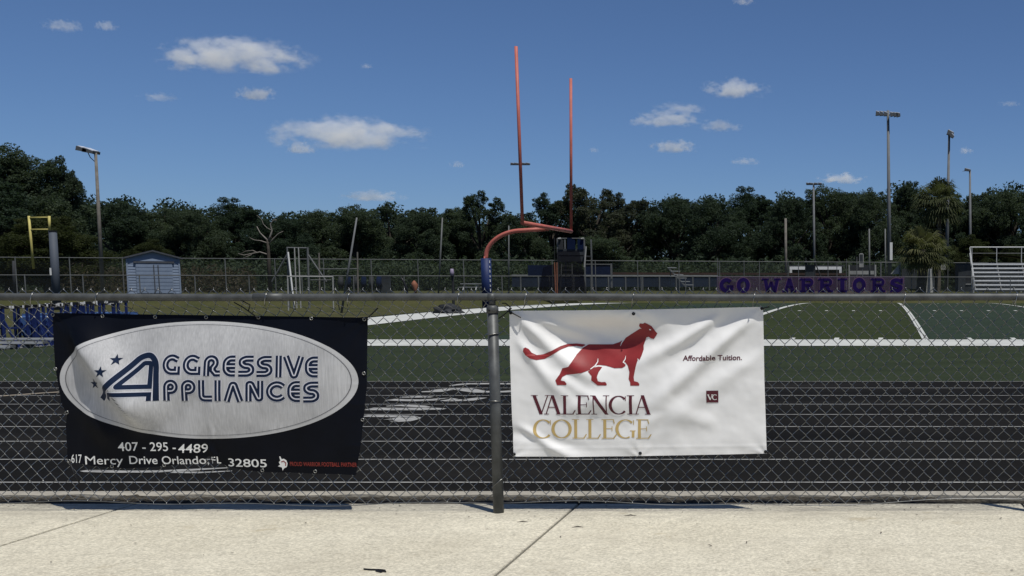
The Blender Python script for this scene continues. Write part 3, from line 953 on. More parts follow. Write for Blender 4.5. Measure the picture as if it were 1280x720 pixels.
# ------------------------------------------------------------------ white college banner
b2 = thing('advertising_banner', W(798, 569, YR), 'white vinyl banner with red cat and gold lettering right of the fence post', 'banner', 'banners tied to the fence')
FOLDS2 = [(640,396,752,476,9,.011), (640,424,726,504,8,.008), (668,392,770,446,7,.006), (902,390,792,458,8,.012), (944,402,806,506,9,.014),
          (954,436,846,524,11,.008), (700,512,800,506,12,.007), (646,536,728,572,6,.008), (900,540,820,500,13,.006), (690,470,760,500,7,.006), (830,520,780,560,9,.006)]
def h2(px, py):
    u = (px - 638) / 318.0; v = (py - 386) / 184.0
    edge = float(sstep(0, .10, u) * (1 - sstep(.92, 1.0, u)))
    f = 0.0
    # swags hanging from the two top corners
    for (ax, ay, bx_, by, sg, am) in FOLDS2:
        dx, dy = bx_ - ax, by - ay; ln = math.hypot(dx, dy)
        t = ((px - ax) * dx + (py - ay) * dy) / (ln * ln)
        qd = ((px - ax) * dy - (py - ay) * dx) / ln + 5.0 * math.sin(t * 3.3 + ax)
        f += 1.95 * am * math.exp(-(qd / (sg * (0.7 + 0.7 * min(1, max(0, t))))) ** 2) * float(sstep(-.08, .28, t) * (1 - sstep(.72, 1.15, t)))
    f -= 0.074 * float(sstep(386, 410, py)) * math.exp(-((px - 752) / 58.0) ** 2) * math.exp(-((py - 424) / 27.0) ** 2)
    f -= 0.014 * math.exp(-((px - 872 - (425 - py) * 1.1) / 17.0) ** 2) * math.exp(-((py - 418) / 30.0) ** 2)
    f += 0.012 * math.sin(min(1, max(0, u)) * math.pi) * float(sstep(.2, .6, v)) * (1 - float(sstep(.6, 1.02, v)))
    f += 0.004 * math.sin(px * 0.055 + 0.6) * math.exp(-((py - 400) / 18.0) ** 2)
    # gathered hem at the bottom centre grommet and corners
    for (cx_, cy_, s, up) in ((800, 568, .0022, 1), (641, 569, .0030, 1), (957, 566, .0022, 1), (638, 389, .002, -1), (953, 385, .002, -1), (792, 391, .0022, -1)):
        dx, dy = px - cx_, (cy_ - py) * up + 3
        a = math.atan2(dy, dx); rr = math.hypot(dx, dy)
        f += s * math.sin(a * 7 + cx_) * math.exp(-rr / 26.0) * min(1, rr / 8)
    f -= 0.007 * math.exp(-(((py - 552) - (px - 690) * 0.22) / 7.0) ** 2) * (1 - float(sstep(690, 760, px)))
    f += 0.0070 * pn(px, py, 48, 3) + 0.0026 * pn(px, py, 19, 5) + 0.0008 * pn(px, py, 8, 9)
    # hem
    f += 0.0012 * (math.exp(-((py - (561 + (642 - px) * .012)) / 1.6) ** 2))
    return f
c2 = Cloth(b2, h2, 0.023)
c2.sheet('vinyl_sheet', M['white_vinyl'], [(0, 636), (.5, 638.5), (1, 642)], [(0, 954), (.5, 955.5), (1, 958.5)],
    [(0, 388.5), (.25, 388), (.5, 387), (.75, 385.5), (1, 383.5)], [(0, 570.5), (.25, 571), (.5, 570), (.75, 568.5), (1, 567)], 180, 110)
Z = 6.4
def zz(pts): return [(640 + p[0] / Z, 390 + p[1] / Z) for p in pts]
tail = [(95,290),(110,283),(135,295),(160,325),(200,345),(250,338),(320,310),(380,275),(430,258),(500,255),(560,262),(570,268),(545,282),(500,275),(440,278),(390,300),(320,345),(260,375),(200,384),(150,372),(110,345),(90,315)]
body = [(600,262),(700,262),(790,262),(840,245),(862,232),(870,242),(892,210),(940,180),(990,150),(1020,132),(1010,112),(1018,92),(1045,95),(1060,86),(1082,96),(1115,115),(1140,150),(1160,172),(1150,188),(1130,216),(1105,212),(1085,200),(1068,205),(1055,240),(1045,268),(1048,300),(1035,350),(1020,385),(1008,372),(990,440),(975,520),(980,552),(1010,560),(1022,575),(1020,588),(950,588),(948,562),(935,535),(940,480),(925,430),(898,398),(906,432),(880,448),(820,450),(750,430),(700,424),(675,425),(660,440),(620,465),(560,487),(500,495),(440,500),(410,517),(398,545),(430,552),(445,570),(442,582),(370,582),(355,545),(385,500),(405,450),(455,438),(480,400),(510,340),(550,290),(590,265)]
hind = [(612,475),(650,445),(690,437),(720,440),(695,480),(683,520),(692,552),(720,560),(750,558),(762,575),(760,586),(690,586),(640,545),(642,510)]
cat = None
cat = c2.decal('cat_body', M['red_ink'], [zz(body)], 0.0013)
c2.decal('cat_tail', M['red_ink'], [zz(tail)], 0.0013)
c2.decal('cat_leg', M['red_ink'], [zz(hind)], 0.0013)
for p, w in (([(868,236),(858,252),(852,275)], [9,7,2]), ([(902,352),(900,378),(886,402),(908,418)], [2,7,8,6]), ([(680,372),(682,398),(664,430),(630,456)], [2,7,9,6]), ([(1004,372),(1012,388)], [3,7])):
    c2.decal('highlight', M['white_ink'], stroke(zz(p), [x / Z for x in w]), 0.0019, parent=cat)
c2.decal('eye', M['white_ink'], [zz([(1092,136),(1108,140),(1110,147),(1096,146)])], 0.0019, parent=cat)
c2.decal('ear_mark', M['white_ink'], [zz([(1015,124),(1026,130),(1028,136),(1016,132)])], 0.0019, parent=cat)

def seg(p, q, w): return stroke([p, q], w)
def bx(x0, x1, y0, y1): return [[(x0, y0), (x1, y0), (x1, y1), (x0, y1)]]
def dia(p, q, w, yt, yb):        # slanted stem cut level at top and bottom
    return [[(p - w/2, yt), (p + w/2, yt), (q + w/2, yb), (q - w/2, yb)]]
def vcurve(cx_, cy_, rx_, ry_, a0, a1, thin, thick, n=30):
    pts = arc(cx_, cy_, rx_, ry_, a0, a1, n)
    ws = [thin + (thick - thin) * abs(math.cos(math.radians(a))) ** 1.6 for a in np.linspace(a0, a1, n)]
    return stroke(pts, ws)
val = [
 dia(128,190,30,102,268) + dia(250,190,10,102,268) + bx(98,160,98,103) + bx(224,276,98,103),
 dia(289,236,10,100,264) + dia(292,350,30,98,264) + bx(256,326,202,209) + bx(216,260,263,269) + bx(324,378,263,269),
 bx(392,418,103,263) + bx(372,438,98,103) + bx(372,484,262,269) + seg((476,266),(500,230),9),
 bx(523,549,103,263) + bx(505,618,98,105) + seg((612,102),(623,136),9) + bx(549,602,178,184) + bx(598,604,160,204) + bx(505,624,262,269) + seg((614,266),(638,232),9),
 bx(657,667,103,263) + bx(640,690,263,269) + bx(632,672,98,103) + dia(664,778,32,99,270) + bx(771,781,103,262) + bx(746,802,98,103),
 vcurve(884,185,72,80,42,318,8,28) + bx(940,947,106,148),
 bx(975,1001,103,263) + bx(956,1020,98,103) + bx(956,1020,263,269),
 dia(1089,1036,10,100,264) + dia(1092,1148,30,98,264) + bx(1056,1126,202,209) + bx(1018,1060,263,269) + bx(1114,1168,263,269)]
for p in val: c2.decal('letter', M['maroon_ink'], mapz(p, 650, 480, 7.111), 0.0013)
def L_(x0): return bx(484+x0,510+x0,317,478) + bx(465+x0,530+x0,312,317) + bx(467+x0,576+x0,477,484) + seg((568+x0,481),(592+x0,445),9)
def EE(x0): return bx(744+x0,770+x0,317,478) + bx(728+x0,838+x0,312,319) + seg((832+x0,316),(842+x0,350),9) + bx(770+x0,822+x0,392,398) + bx(818+x0,824+x0,374,418) + bx(728+x0,842+x0,477,484) + seg((834+x0,481),(860+x0,446),9)
col = [vcurve(208,398,76,80,42,318,8,28) + bx(270,277,320,362), vcurve(372,398,76,80,0,360,8,28, 40), L_(0), L_(126), EE(0),
       vcurve(940,398,76,80,42,300,8,28) + bx(998,1022,416,472) + bx(980,1032,411,417) + bx(1008,1015,320,360), EE(309)]
for p in col: c2.decal('letter', M['gold_ink'], mapz(p, 650, 480, 7.111), 0.0013)
c2.text('tuition_line', M['maroon_ink'], "Affordable Tuition.", (853.5, 927.5, 444.2, 450.8), 0.0013, bold=0.02, slope=-1.0)
badge = c2.decal('initials_badge', M['maroon_ink'], [[(883.5,488),(898.2,488),(898.2,503),(883.5,503)]], 0.0013)
for vc in (dia(219,232,7,302,334) + dia(243,232,3,302,334) + bx(214,226,301,304) + bx(239,248,301,304), vcurve(259,318,14,15.5,45,315,2.5,6,14)):
    c2.decal('initial', M['white_ink'], mapz(vc, 840, 430, 4.8), 0.0019, parent=badge)
for px, py in ((638.5,391),(792,392.2),(952.5,385.5),(643,567.5),(800.5,566.4),(957,564.5)):
    c2.ring('grommet', M['black'], px, py, 0.006, tr=0.004)
zip_tie(c2, [(640,385,.01),(636,389,.012),(630,394,.016),(624,398,.016)])
zip_tie(c2, [(634,388,.012),(640,391,.012),(648,394.5,.02),(652.5,397,.022)])
zip_tie(c2, [(629,379,.02),(634,379,.03),(639,384,.02),(637,389,.008)])
zip_tie(c2, [(952,386,.005),(957,384.6,.012),(962,383.5,.01)])
zip_tie(c2, [(644,566,.006),(640,570.5,.012),(634.5,575,.014)])
zip_tie(c2, [(956,565,.005),(962,564.5,.012),(957,569,.016),(945,572,.016)])

def leaf_cloud_flat(c, size):
    n = len(c); a = RNG.uniform(0, 6.28, n); s_ = size * RNG.uniform(.4, 1.4, n) / 2
    t = np.stack([np.cos(a), np.sin(a), RNG.uniform(-.1, .3, n)], 1) * s_[:, None]; b = np.stack([-np.sin(a), np.cos(a), RNG.uniform(-.2, .2, n)], 1) * s_[:, None] * .4
    return np.stack([c - t, c - b, c + t, c + b], 1).reshape(-1, 3) + np.array([0, 0, .003])
# ------------------------------------------------------------------ litter on the walkway
lt = [GP(455,712.5), GP(463,713.2), GP(474,713.4), GP(481,714.2), GP(482,715.6), GP(477,716.2), GP(470,714.6)]
tag(MB().tube([Vector((p.x, p.y, 0.005)) for p in lt], 0.004, 6).build('twig', M['black'], loc=(lt[0].x, lt[0].y, 0)), 'small dark bent twig lying on the concrete near the bottom edge', 'twig')
for px, py, l_, a in ((653,653.5,.03,.2),(722,660,.03,.1),(788,645.5,.035,.0)):
    p = GP(px, py)
    tag(MB().tube([(p.x - l_, p.y, .004), (p.x, p.y + .01, .007), (p.x + l_, p.y + l_ * a, .004)], [.001,.0035,.001], 6).build('leaf_scrap', M['bark'], loc=(p.x, p.y, 0)),
        {653: 'dark leaf scrap on the concrete just right of the fence post foot', 722: 'curled dark leaf scrap beside the slab joint', 788: 'flat dark scrap at the fence line under the white banner'}[px], 'leaf')

pts_ = []
for i in range(240):
    x = random.uniform(-5.6, 1.6); y = 7.2 - abs(random.gauss(0, .30)) if random.random() < .8 else random.uniform(5.2, 7.1)
    pts_.append((x, y, 0.004))
tag(link_mesh('leaf_litter', np_mesh('leaf_litter', leaf_cloud_flat(np.array(pts_), .020), 4), M['bark']), 'scattered tiny dead leaves and grit along the foot of the fence', 'litter', kind='stuff')

# ------------------------------------------------------------------ football goal post
gpx, gpy = -15.95, 48.9
gz = g(gpx, gpy)
gp = thing('football_goal_post', (gpx, gpy, gz), 'tall faded red football goal post with bent neck and blue padded base', 'goal post')
XC, ZC = -13.38, 3.66
MB().tube([(gpx, gpy, gz), (gpx, gpy, 2.5)], 0.085, 12).build('base_post', M['coral'], gp, smooth=True)
neck = [(gpx, gpy, 2.3)] + [(gpx + 1.55 * (1 - math.cos(a)), gpy, 2.45 + (ZC - 0.12 - 2.45) * math.sin(a)) for a in np.linspace(0.05, math.pi/2, 14)] + [(XC, gpy, ZC - 0.05)]
MB().tube(neck, 0.085, 12).build('gooseneck', M['coral'], gp, smooth=True)
MB().tube([(XC, gpy - 3.56, ZC), (XC, gpy + 3.56, ZC)], 0.085, 12).build('crossbar', M['coral'], gp, smooth=True)
for s, tx, ty in ((-1, 645, 58), (1, 713.5, 98)):
    top = W(tx, ty, gpy + s * 3.5)
    MB().tube([(XC, gpy + s * 3.56, ZC), top], 0.062, 12).build('upright', M['coral'], gp, smooth=True)
pad = MB().tube([(gpx, gpy, gz + 0.05), (gpx, gpy, 2.42)], 0.20, 16).build('pad', M['blue_pad'], gp, smooth=True)
for k in range(8):
    z = 0.9 + k * 0.19
    MB().tube([(gpx + 0.175, gpy - 0.10, z), (gpx + 0.172, gpy - 0.11, z + 0.07 + 0.03 * (k % 2))], 0.022, 6).build('pad_lettering', M['white'], pad)

# ------------------------------------------------------------------ hurdles and mat at the left
def make_hurdle(name='hurdle'):
    r = thing(name, (0, 0, 0), 'x y z w', 'hurdle')
    for s in (-1, 1):
        MB().beam((0, s * .5, 0.05), (0, s * .5, 0.86), 0.035, 0.045, up=(1,0,0)).build('upright', M['blue_paint'], r)
        MB().beam((-0.02, s * .5, 0.03), (0.68, s * .5, 0.03), 0.06, 0.05).build('foot', M['alu'], r)
    MB().beam((0, -.5, 0.45), (0, .5, 0.45), 0.03, 0.03).build('crossbar', M['blue_paint'], r)
    for s in (-1, 1): MB().beam((0.01, s * .5, 0.62), (0.30, s * .5, 0.06), 0.025, 0.025).build('brace', M['blue_paint'], r)
    bd = MB().box(-0.012, 0.012, -0.6, 0.6, 0.86, 0.915).build('board', M['white'], r)
    for y0, y1 in ((-.585, -.34), (-.2, .2), (.34, .585)):
        MB().box(-0.0145, 0.0145, y0, y1, 0.858, 0.917).build('board_stripe', M['black'], bd)
    return r
def copy_tree(o, parent=None):
    c = o.copy(); COL.objects.link(c); c.parent = parent
    if o.name in LOC: LOC[c.name] = LOC[o.name]
    for ch in [x for x in bpy.data.objects if x.parent == o]: copy_tree(ch, c)
    return c
hp = make_hurdle()
spots = []
xx = -19.0
while xx < -16.55:
    spots.append((xx, 24.9 + (xx + 19) * 0.5 + random.uniform(-.25, .25), 0)); xx += random.uniform(.10, .26)
for k, px in enumerate((78, 85, 100, 121, 130)):
    w = W(px, 380, 29.5); spots.append((w.x, 29.5 + random.uniform(-.1, .1), 1))
for i, (x, y, row) in enumerate(spots):
    o = hp if i == 0 else copy_tree(hp)
    o.location = (x, y, g(x, y) + 0.0 - 0.05)
    o.rotation_euler.z = random.uniform(-.09, .09)
    LOC[o.name] = Vector(o.location)
    if row == 0: tag(o, 'blue track hurdle nested in the tight row left of the black banner', 'hurdle', 'hurdles nested left of the black banner')
    else: tag(o, 'blue track hurdle standing in front of the light blue mat behind the black banner', 'hurdle', 'hurdles by the blue mat')
BL = ['low aluminium bench at the foot of the hurdles, farthest of three', 'low aluminium bench at the foot of the hurdles, middle of three', 'low aluminium bench at the foot of the hurdles, nearest of three']
for k in range(3):
    yb_ = 24.0 - 0.5 * k; xr = -16.2 - 0.28 * k; z = g(-18, yb_) - .06; hz = 0.26 - 0.05 * k
    bn = thing('aluminium_bench', (-18.0, yb_, z), BL[k], 'bench', 'low benches before the hurdles')
    for j in range(2): MB().box(-20.6, xr, yb_ + j * .15, yb_ + .12 + j * .15, z + hz, z + hz + .04).build('seat_plank', M['farsteel'] if j else M['alu'], bn)
    for x in (-20.2, -19.1, -18.0, -17.1, xr - .3): MB().box(x - .03, x + .03, yb_ + .02, yb_ + .25, z - .02, z + hz - .003).build('leg', M['farsteel'], bn)
mt = thing('landing_mat', (-20.75, 31.5, g(-20, 31.5) - .05), 'light blue landing mat half hidden behind the black banner', 'mat')
zm = g(-20, 31.5) - .05
bmx = bmesh.new(); bmesh.ops.create_cube(bmx, size=1); bmesh.ops.scale(bmx, verts=bmx.verts, vec=(1.7, 2.4, 0.62)); bmesh.ops.bevel(bmx, geom=bmx.edges[:], offset=0.08, segments=3, affect='EDGES')
bmesh.ops.translate(bmx, verts=bmx.verts, vec=(-0.15, 0, 0.31)); me = bpy.data.meshes.new('mat_body'); bmx.to_mesh(me); bmx.free(); link_mesh('mat_body', me, M['blue_mat'], mt)
MB().box(-21.73, -20.07, 30.28, 30.297, zm + 0.28, zm + 0.34).build('strap', M['blue_paint'], mt)
tb = W(560, 382, 38.0)
bm_ = bmesh.new(); bmesh.ops.create_icosphere(bm_, subdivisions=3, radius=1)
for v in bm_.verts:
    s = 1 + 0.25 * math.sin(v.co.x * 5 + v.co.y * 7) + 0.15 * math.sin(v.co.z * 9 + v.co.x * 3)
    v.co = Vector((v.co.x * 0.42 * s, v.co.y * 0.3 * s, max(-.05, v.co.z * 0.24 * s)))
me = bpy.data.meshes.new('tarp_bundle'); bm_.to_mesh(me); bm_.free()
tag(link_mesh('tarp_bundle', me, M['charcoal'], None, (tb.x, 38.0, g(tb.x, 38.0) + .03)), 'crumpled black tarp bundle lying beside the white end line', 'tarp')

# ------------------------------------------------------------------ yellow frame on padded post
d = 66.0
pb = W(68, 366, d); pz = g(pb.x, d) - .05
yf = thing('frame_post', (pb.x, d, pz), 'blue-grey padded post topped by a yellow pipe frame at far left', 'post')
pt = W(66, 290, d)
MB().tube([(pb.x + .1, d, pz), (pt.x, d, pt.z)], [0.21, 0.19], 12).build('pad', M['grey_pad'], yf, smooth=True)
MB().tube([pt, (pt.x, d, pt.z + 0.08)], 0.20, 12).build('pad_cap', M['black'], yf)
MB().tube([W(62, 290, d), W(61.5, 270, d)], 0.065, 8).build('pipe', M['yellow'], yf, smooth=True)
MB().tube([W(36, 270, d), W(42, 336, d)], 0.062, 8).build('upright', M['yellow'], yf, smooth=True)
for yy, xl in ((272, 36), (287, 38)): MB().tube([W(xl, yy, d), W(62, yy - .3, d)], 0.036, 8).build('cross_pipe', M['yellow'], yf, smooth=True)
MB().box(pb.x + .02, pb.x + .10, d - .30, d - .262, W(68, 344, d).z, W(68, 335, d).z).build('label_strip', M['white'], yf)

# ------------------------------------------------------------------ garden shed
d = 79.5; k_ = 0.0
A0, A1 = W(160, 364, d), W(227, 364, d)
zb = g((A0.x + A1.x) / 2, d + 1) - .05
sd = thing('garden_shed', ((A0.x + A1.x)/2, d, zb), 'small blue-grey garden shed with low gable roof behind the far fence', 'shed')
x0, x1 = A0.x, A1.x; ze = W(190, 323, d).z; za = W(192, 314.5, d).z; dep = 2.8; xm = (x0 + x1) / 2
MB().add([(x0,d+.05,zb),(x1,d+.05,zb),(x1,d+.05,ze),(xm,d+.05,za),(x0,d+.05,ze),(x0,d+dep,zb),(x1,d+dep,zb),(x1,d+dep,ze),(xm,d+dep,za),(x0,d+dep,ze)],
    [(0,1,2,3,4),(9,8,7,6,5),(0,5,6,1),(1,6,7,2),(4,9,5,0)]).build('wall', M['shed'], sd)
nb = 13
for i in range(nb):
    z0 = zb + .05 + (ze - zb - .05) * i / nb; z1 = zb + .05 + (ze - zb - .05) * (i + 1) / nb
    MB().hexa([(x0,d-.005,z0),(x1,d-.005,z0),(x1,d+.045,z0),(x0,d+.045,z0)], [(x0,d+.02,z1-.006),(x1,d+.02,z1-.006),(x1,d+.045,z1-.006),(x0,d+.045,z1-.006)]).build('siding_board', M['shed'], sd)
for s in (-1, 1):
    xe = x0 - .18 if s < 0 else x1 + .18
    zl = ze - .18 * (za - ze) / (xm - x0)
    MB().hexa([(xe,d-.2,zl),(xm,d-.2,za+.0),(xm,d+dep+.2,za),(xe,d+dep+.2,zl)], [(xe,d-.2,zl+.10),(xm,d-.2,za+.10),(xm,d+dep+.2,za+.10),(xe,d+dep+.2,zl+.10)]).build('roof', M['roof'], sd)
dl, dr = W(170, 340, d).x, W(216, 340, d).x; dt = W(190, 329, d).z
door = MB().box(dl, dr, d - .06, d - .012, zb + .06, dt).build('door', M['shed'], sd)
for i in range(8):
    z0 = zb + .08 + i * (dt - zb - .1) / 8
    MB().box(dl + .03, dr - .03, d - .085, d - .062, z0, z0 + (dt - zb - .1) / 8 - .03).build('door_panel', M['shed'], door)
MB().box(dl - .12, dr + .12, d - .12, d - .0, dt, dt + .12).build('lintel', M['roof'], sd)
for xx in (192, 197.5): MB().beam((W(xx,332,d).x, d - .12, dt - .1), (W(xx + 2.0,360,d).x, d - .12, zb + .1), .06, .04).build('bar', M['roof'], sd)
MB().box(x0, x0 + .1, d - .04, d - .007, zb, ze).build('corner_board', M['white'] if False else M['shed'], sd)
MB().box(x1 - .1, x1, d - .04, d - .007, zb, ze).build('corner_board', M['shed'], sd)

sd.rotation_euler.z = math.atan2(-sd.location.x, sd.location.y)
sd.scale = (0.86, 0.86, 1)
# ------------------------------------------------------------------ far fences
def far_fence(name, dy, pxa, pxb, h, label, step=3.05, mesh=M['far_mesh'], mid=False, r=0.03):
    base = 97.4 + dy
    xa_, xb_ = W(pxa, 340, base, FK).x, W(pxb, 340, base, FK).x
    f = thing(name, ((xa_+xb_)/2, base + FK*(xa_+xb_)/2, .75), label, 'fence')
    n = int(round((xb_ - xa_) / step))
    Z0 = 0.75
    for i in range(n + 1):
        x = xa_ + (xb_ - xa_) * i / n; y = base + FK * x
        MB().tube([(x, y, Z0 - .1), (x, y, Z0 + h + 0.05)], r * 1.15, 6).build('post', M['farsteel'], f)
    MB().tube([(xa_, base + FK*xa_, Z0 + h), (xb_, base + FK*xb_, Z0 + h)], r, 6).build('top_rail', M['farsteel'], f)
    MB().add([(xa_, base + FK*xa_ + .05, Z0 + .03), (xb_, base + FK*xb_ + .05, Z0 + .03), (xb_, base + FK*xb_ + .05, Z0 + h), (xa_, base + FK*xa_ + .05, Z0 + h)], [(0,1,2,3)]).build('wire_mesh', mesh, f)
    return f
far_fence('tall_chain_link_fence', 0.0, -120, 1400, 2.44, 'tall grey chain-link fence across the far side of the field before the trees')
far_fence('low_chain_link_fence', -7.0, -120, 1400, 1.22, 'low chain-link fence behind the field carrying the purple letter banner')

# GO WARRIORS banner on the low fence
base = 97.4 - 7.0 - 0.12
gwl = W(1013, 365, base, FK)
gw = thing('letter_banner', (gwl.x, gwl.y, 0.78), 'long purple mesh banner reading GO WARRIORS hung on the far low fence', 'banner')
def wp(px, py, e=0.0): return W(px, py, base - e, FK)
MB().add([wp(896,367.5), wp(1131,367.5), wp(1131,345.2), wp(896,345.2)], [(0,1,2,3)]).build('mesh_fabric', M['purple_mesh'], gw)
def slab_letter(ch, x0, x1, yt=66, yb=154):
    w = 24; h2_ = w / 2; xm_ = (x0 + x1) / 2; ym = (yt + yb) / 2; P = []
    if ch == 'G':
        P += stroke(arc(xm_, ym, (x1-x0)/2 - h2_, (yb-yt)/2 - h2_ + 2, 40, 320, 16), w) + bx(xm_, x1, ym, ym + 16) + bx(x1 - w, x1, ym, yb - 12)
    if ch == 'O': P += stroke(arc(xm_, ym, (x1-x0)/2 - h2_, (yb-yt)/2 - h2_ + 4, 0, 337.5, 16), w, close=True)
    if ch == 'W':
        q = (x1 - x0) / 4
        P += dia(x0 + 22, x0 + q + 8, 22, yt, yb) + dia(xm_, x0 + q + 8, 18, yt + 20, yb) + dia(xm_, x1 - q - 8, 18, yt + 20, yb) + dia(x1 - 20, x1 - q - 8, 22, yt, yb) + bx(x0, x0 + 46, yt, yt + 12) + bx(x1 - 44, x1, yt, yt + 12)
    if ch == 'A':
        P += dia(xm_, x0 + 20, 20, yt, yb) + dia(xm_, x1 - 20, 24, yt, yb) + bx(x0 + 24, x1 - 24, ym + 6, ym + 18) + bx(x0, x0 + 38, yb - 12, yb) + bx(x1 - 38, x1, yb - 12, yb)
    if ch == 'R':
        P += bx(x0 + 12, x0 + 36, yt, yb) + bx(x0, x0 + 48, yb - 12, yb) + bx(x0, x0 + 20, yt, yt + 12)
        P += stroke([(x0+30,yt+8),(x1-34,yt+8)] + arc(x1-32, yt+25, 18, 17, 80, -80, 8) + [(x0+30,yt+43)], 18)
        P += dia(x1 - 42, x1 - 20, 24, yt + 44, yb) + bx(x1 - 36, x1, yb - 12, yb)
    if ch == 'I': P += bx(xm_ - 13, xm_ + 13, yt, yb) + bx(x0, x1, yt, yt + 12) + bx(x0, x1, yb - 12, yb)
    if ch == 'S':
        P += stroke([(x1 - 12, yt + 26)] + arc(xm_, yt + 27, (x1-x0)/2 - 12, 17, 30, 200, 10) + [(xm_, ym + 2)] + arc(xm_, yb - 27, (x1-x0)/2 - 12, 17, 30, -150, 10) + [(x0 + 12, yb - 28)], 22)
        P += bx(x1 - 14, x1, yt, yt + 34) + bx(x0, x0 + 14, yb - 34, yb)
    return P
for ch, x0, x1 in (('G',48,138),('O',158,243),('W',318,440),('A',450,540),('R',560,655),('R',680,775),('I',805,865),('O',900,985),('R',1015,1110),('S',1140,1222)):
    polys = mapz(slab_letter(ch, x0, x1), 890, 335, 5.12)
    mb = MB()
    for q in polys: mb.add([wp(p[0], p[1], 0.03) for p in q], [tuple(range(len(q)))])
    lo = mb.build('letter', M['letter_purple'], gw)
    mb = MB()
    cxm = 890 + (x0 + x1) / 2 / 5.12; cym = 335 + 110 / 5.12
    for q in polys: mb.add([wp(cxm + (p[0]-cxm) * 1.09, cym + (p[1]-cym) * 1.09, 0.015) for p in q], [tuple(range(len(q)))])
    mb.build('letter_rim', M['letter_rim'], lo)

# ------------------------------------------------------------------ poles
def pole(name, px0, py0, px1, py1, d, r0, r1, mat, label, cat='pole', group=None):
    t = W(px1, py1, d); b = W(px0, py0, d)
    z = g(b.x, d) - .05
    s = (z - b.z) / (t.z - b.z); b = b + (t - b) * s
    o = thing(name, b, label, cat, group)
    MB().tube([b, t], [r0, r1], 10).build('shaft', mat, o, smooth=True)
    return o, t
def lamp_head(o, c, w, h, dpt, tilt=0.5, name='floodlight'):
    """box lamp with visor, glass towards -tilt"""
    c = Vector(c)
    ax = Vector((math.cos(tilt), 0, -math.sin(tilt))); up = Vector((math.sin(tilt), 0, math.cos(tilt)))
    b = MB().hexa([c - ax*w/2 - up*h/2 + Vector((0,-dpt/2,0)), c + ax*w/2 - up*h/2*.7 + Vector((0,-dpt/2,0)), c + ax*w/2 - up*h/2*.7 + Vector((0,dpt/2,0)), c - ax*w/2 - up*h/2 + Vector((0,dpt/2,0))],
                  [c - ax*w/2 + up*h/2 + Vector((0,-dpt/2,0)), c + ax*w/2 + up*h/2*.5 + Vector((0,-dpt/2,0)), c + ax*w/2 + up*h/2*.5 + Vector((0,dpt/2,0)), c - ax*w/2 + up*h/2 + Vector((0,dpt/2,0))]).build(name, M['lamp'], o)
    MB().hexa([c - ax*w*.42 + up*h*.50 + Vector((0,-dpt*.4,0)), c + ax*w*.42 + up*h*.27 + Vector((0,-dpt*.4,0)), c + ax*w*.42 + up*h*.27 + Vector((0,dpt*.4,0)), c - ax*w*.42 + up*h*.50 + Vector((0,dpt*.4,0))],
              [c - ax*w*.42 + up*h*.62 + Vector((0,-dpt*.4,0)), c + ax*w*.42 + up*h*.40 + Vector((0,-dpt*.4,0)), c + ax*w*.42 + up*h*.40 + Vector((0,dpt*.4,0)), c - ax*w*.42 + up*h*.62 + Vector((0,dpt*.4,0))]).build('reflector', M['lampglass'], b)
    return b
o, t = pole('light_pole', 128.5, 364, 119.5, 191, 92, .155, .10, M['wood'], 'weathered wooden light pole rising in front of the big left tree', 'light pole')
MB().tube([t + Vector((0,0,-.1)), W(104, 188, 92)], .05, 6).build('arm', M['lamp'], o)
lamp_head(o, W(106, 187.3, 92), .8, .34, .9, .25); lamp_head(o, W(114, 189.3, 92), .8, .34, .9, .25)
MB().tube([W(110,191,92), W(113,197,92), W(118.5,202,92)], .03, 6).build('brace', M['lamp'], o)
o, t = pole('light_pole', 657, 345, 650, 203, 150, .2, .11, M['concrete_pole'], 'distant light pole with crossarm behind the left goal upright', 'light pole')
MB().tube([W(638, 206, 150), W(662, 206, 150)], .06, 6).build('crossarm', M['lamp'], o)
for px in (641, 646, 655, 660): lamp_head(o, W(px, 204.8, 150), .45, .25, .4, 0)
o, t = pole('light_pole', 1112, 350, 1110, 138, 118, .23, .13, M['concrete_pole'], 'tallest grey light pole with wide lamp crossarm on the right', 'light pole')
MB().tube([W(1095, 143, 118), W(1124, 144, 118)], .07, 6).build('crossarm', M['lamp'], o)
MB().tube([W(1098, 139, 118), W(1120, 140.5, 118)], .03, 6).build('crossarm', M['lamp'], o)
for px in (1097, 1102, 1107, 1115, 1119.5, 1123): lamp_head(o, W(px, 142 + (px-1097)*.06, 117.7), .36, .42, .5, .1 if px < 1110 else -.1)
bxp = W(1114, 314, 117.6); MB().box(bxp.x - .13, bxp.x + .13, bxp.y - .15, bxp.y + .1, W(1114,325,117.6).z, W(1114,303,117.6).z).build('control_box', M['white'], o)
o, t = pole('light_pole', 1183, 350, 1186.5, 166, 128, .22, .12, M['concrete_pole'], 'dark light pole with one bulky lamp rising behind the tall palm', 'light pole')
lamp_head(o, W(1188, 166.5, 127.8), .7, .5, .6, .3); lamp_head(o, W(1190, 170, 127.6), .45, .4, .5, .6)
o, t = pole('light_pole', 1213, 350, 1212.5, 212, 140, .2, .11, M['concrete_pole'], 'shortest right-hand light pole with a single white lamp, nearest the right edge', 'light pole')
lamp_head(o, W(1209.5, 212.5, 139.8), .7, .3, .5, .15)
MB().tube([W(1203,214,140), W(1212,213,140)], .03, 6).build('arm', M['lamp'], o)
o, t = pole('light_pole', 1018, 350, 1017, 229, 140, .18, .1, M['concrete_pole'], 'slim light pole with a flat white lamp bar above the dugout', 'light pole')
for px in (1010, 1014, 1020, 1025): lamp_head(o, W(px, 229.5, 140), .42, .2, .4, 0)
MB().tube([W(1008, 231, 140), W(1027, 231, 140)], .04, 6).build('crossarm', M['lamp'], o)
pole('utility_pole', 982.5, 350, 982, 273, 122, .14, .12, M['wood'], 'short pale wooden pole left of the dugout')
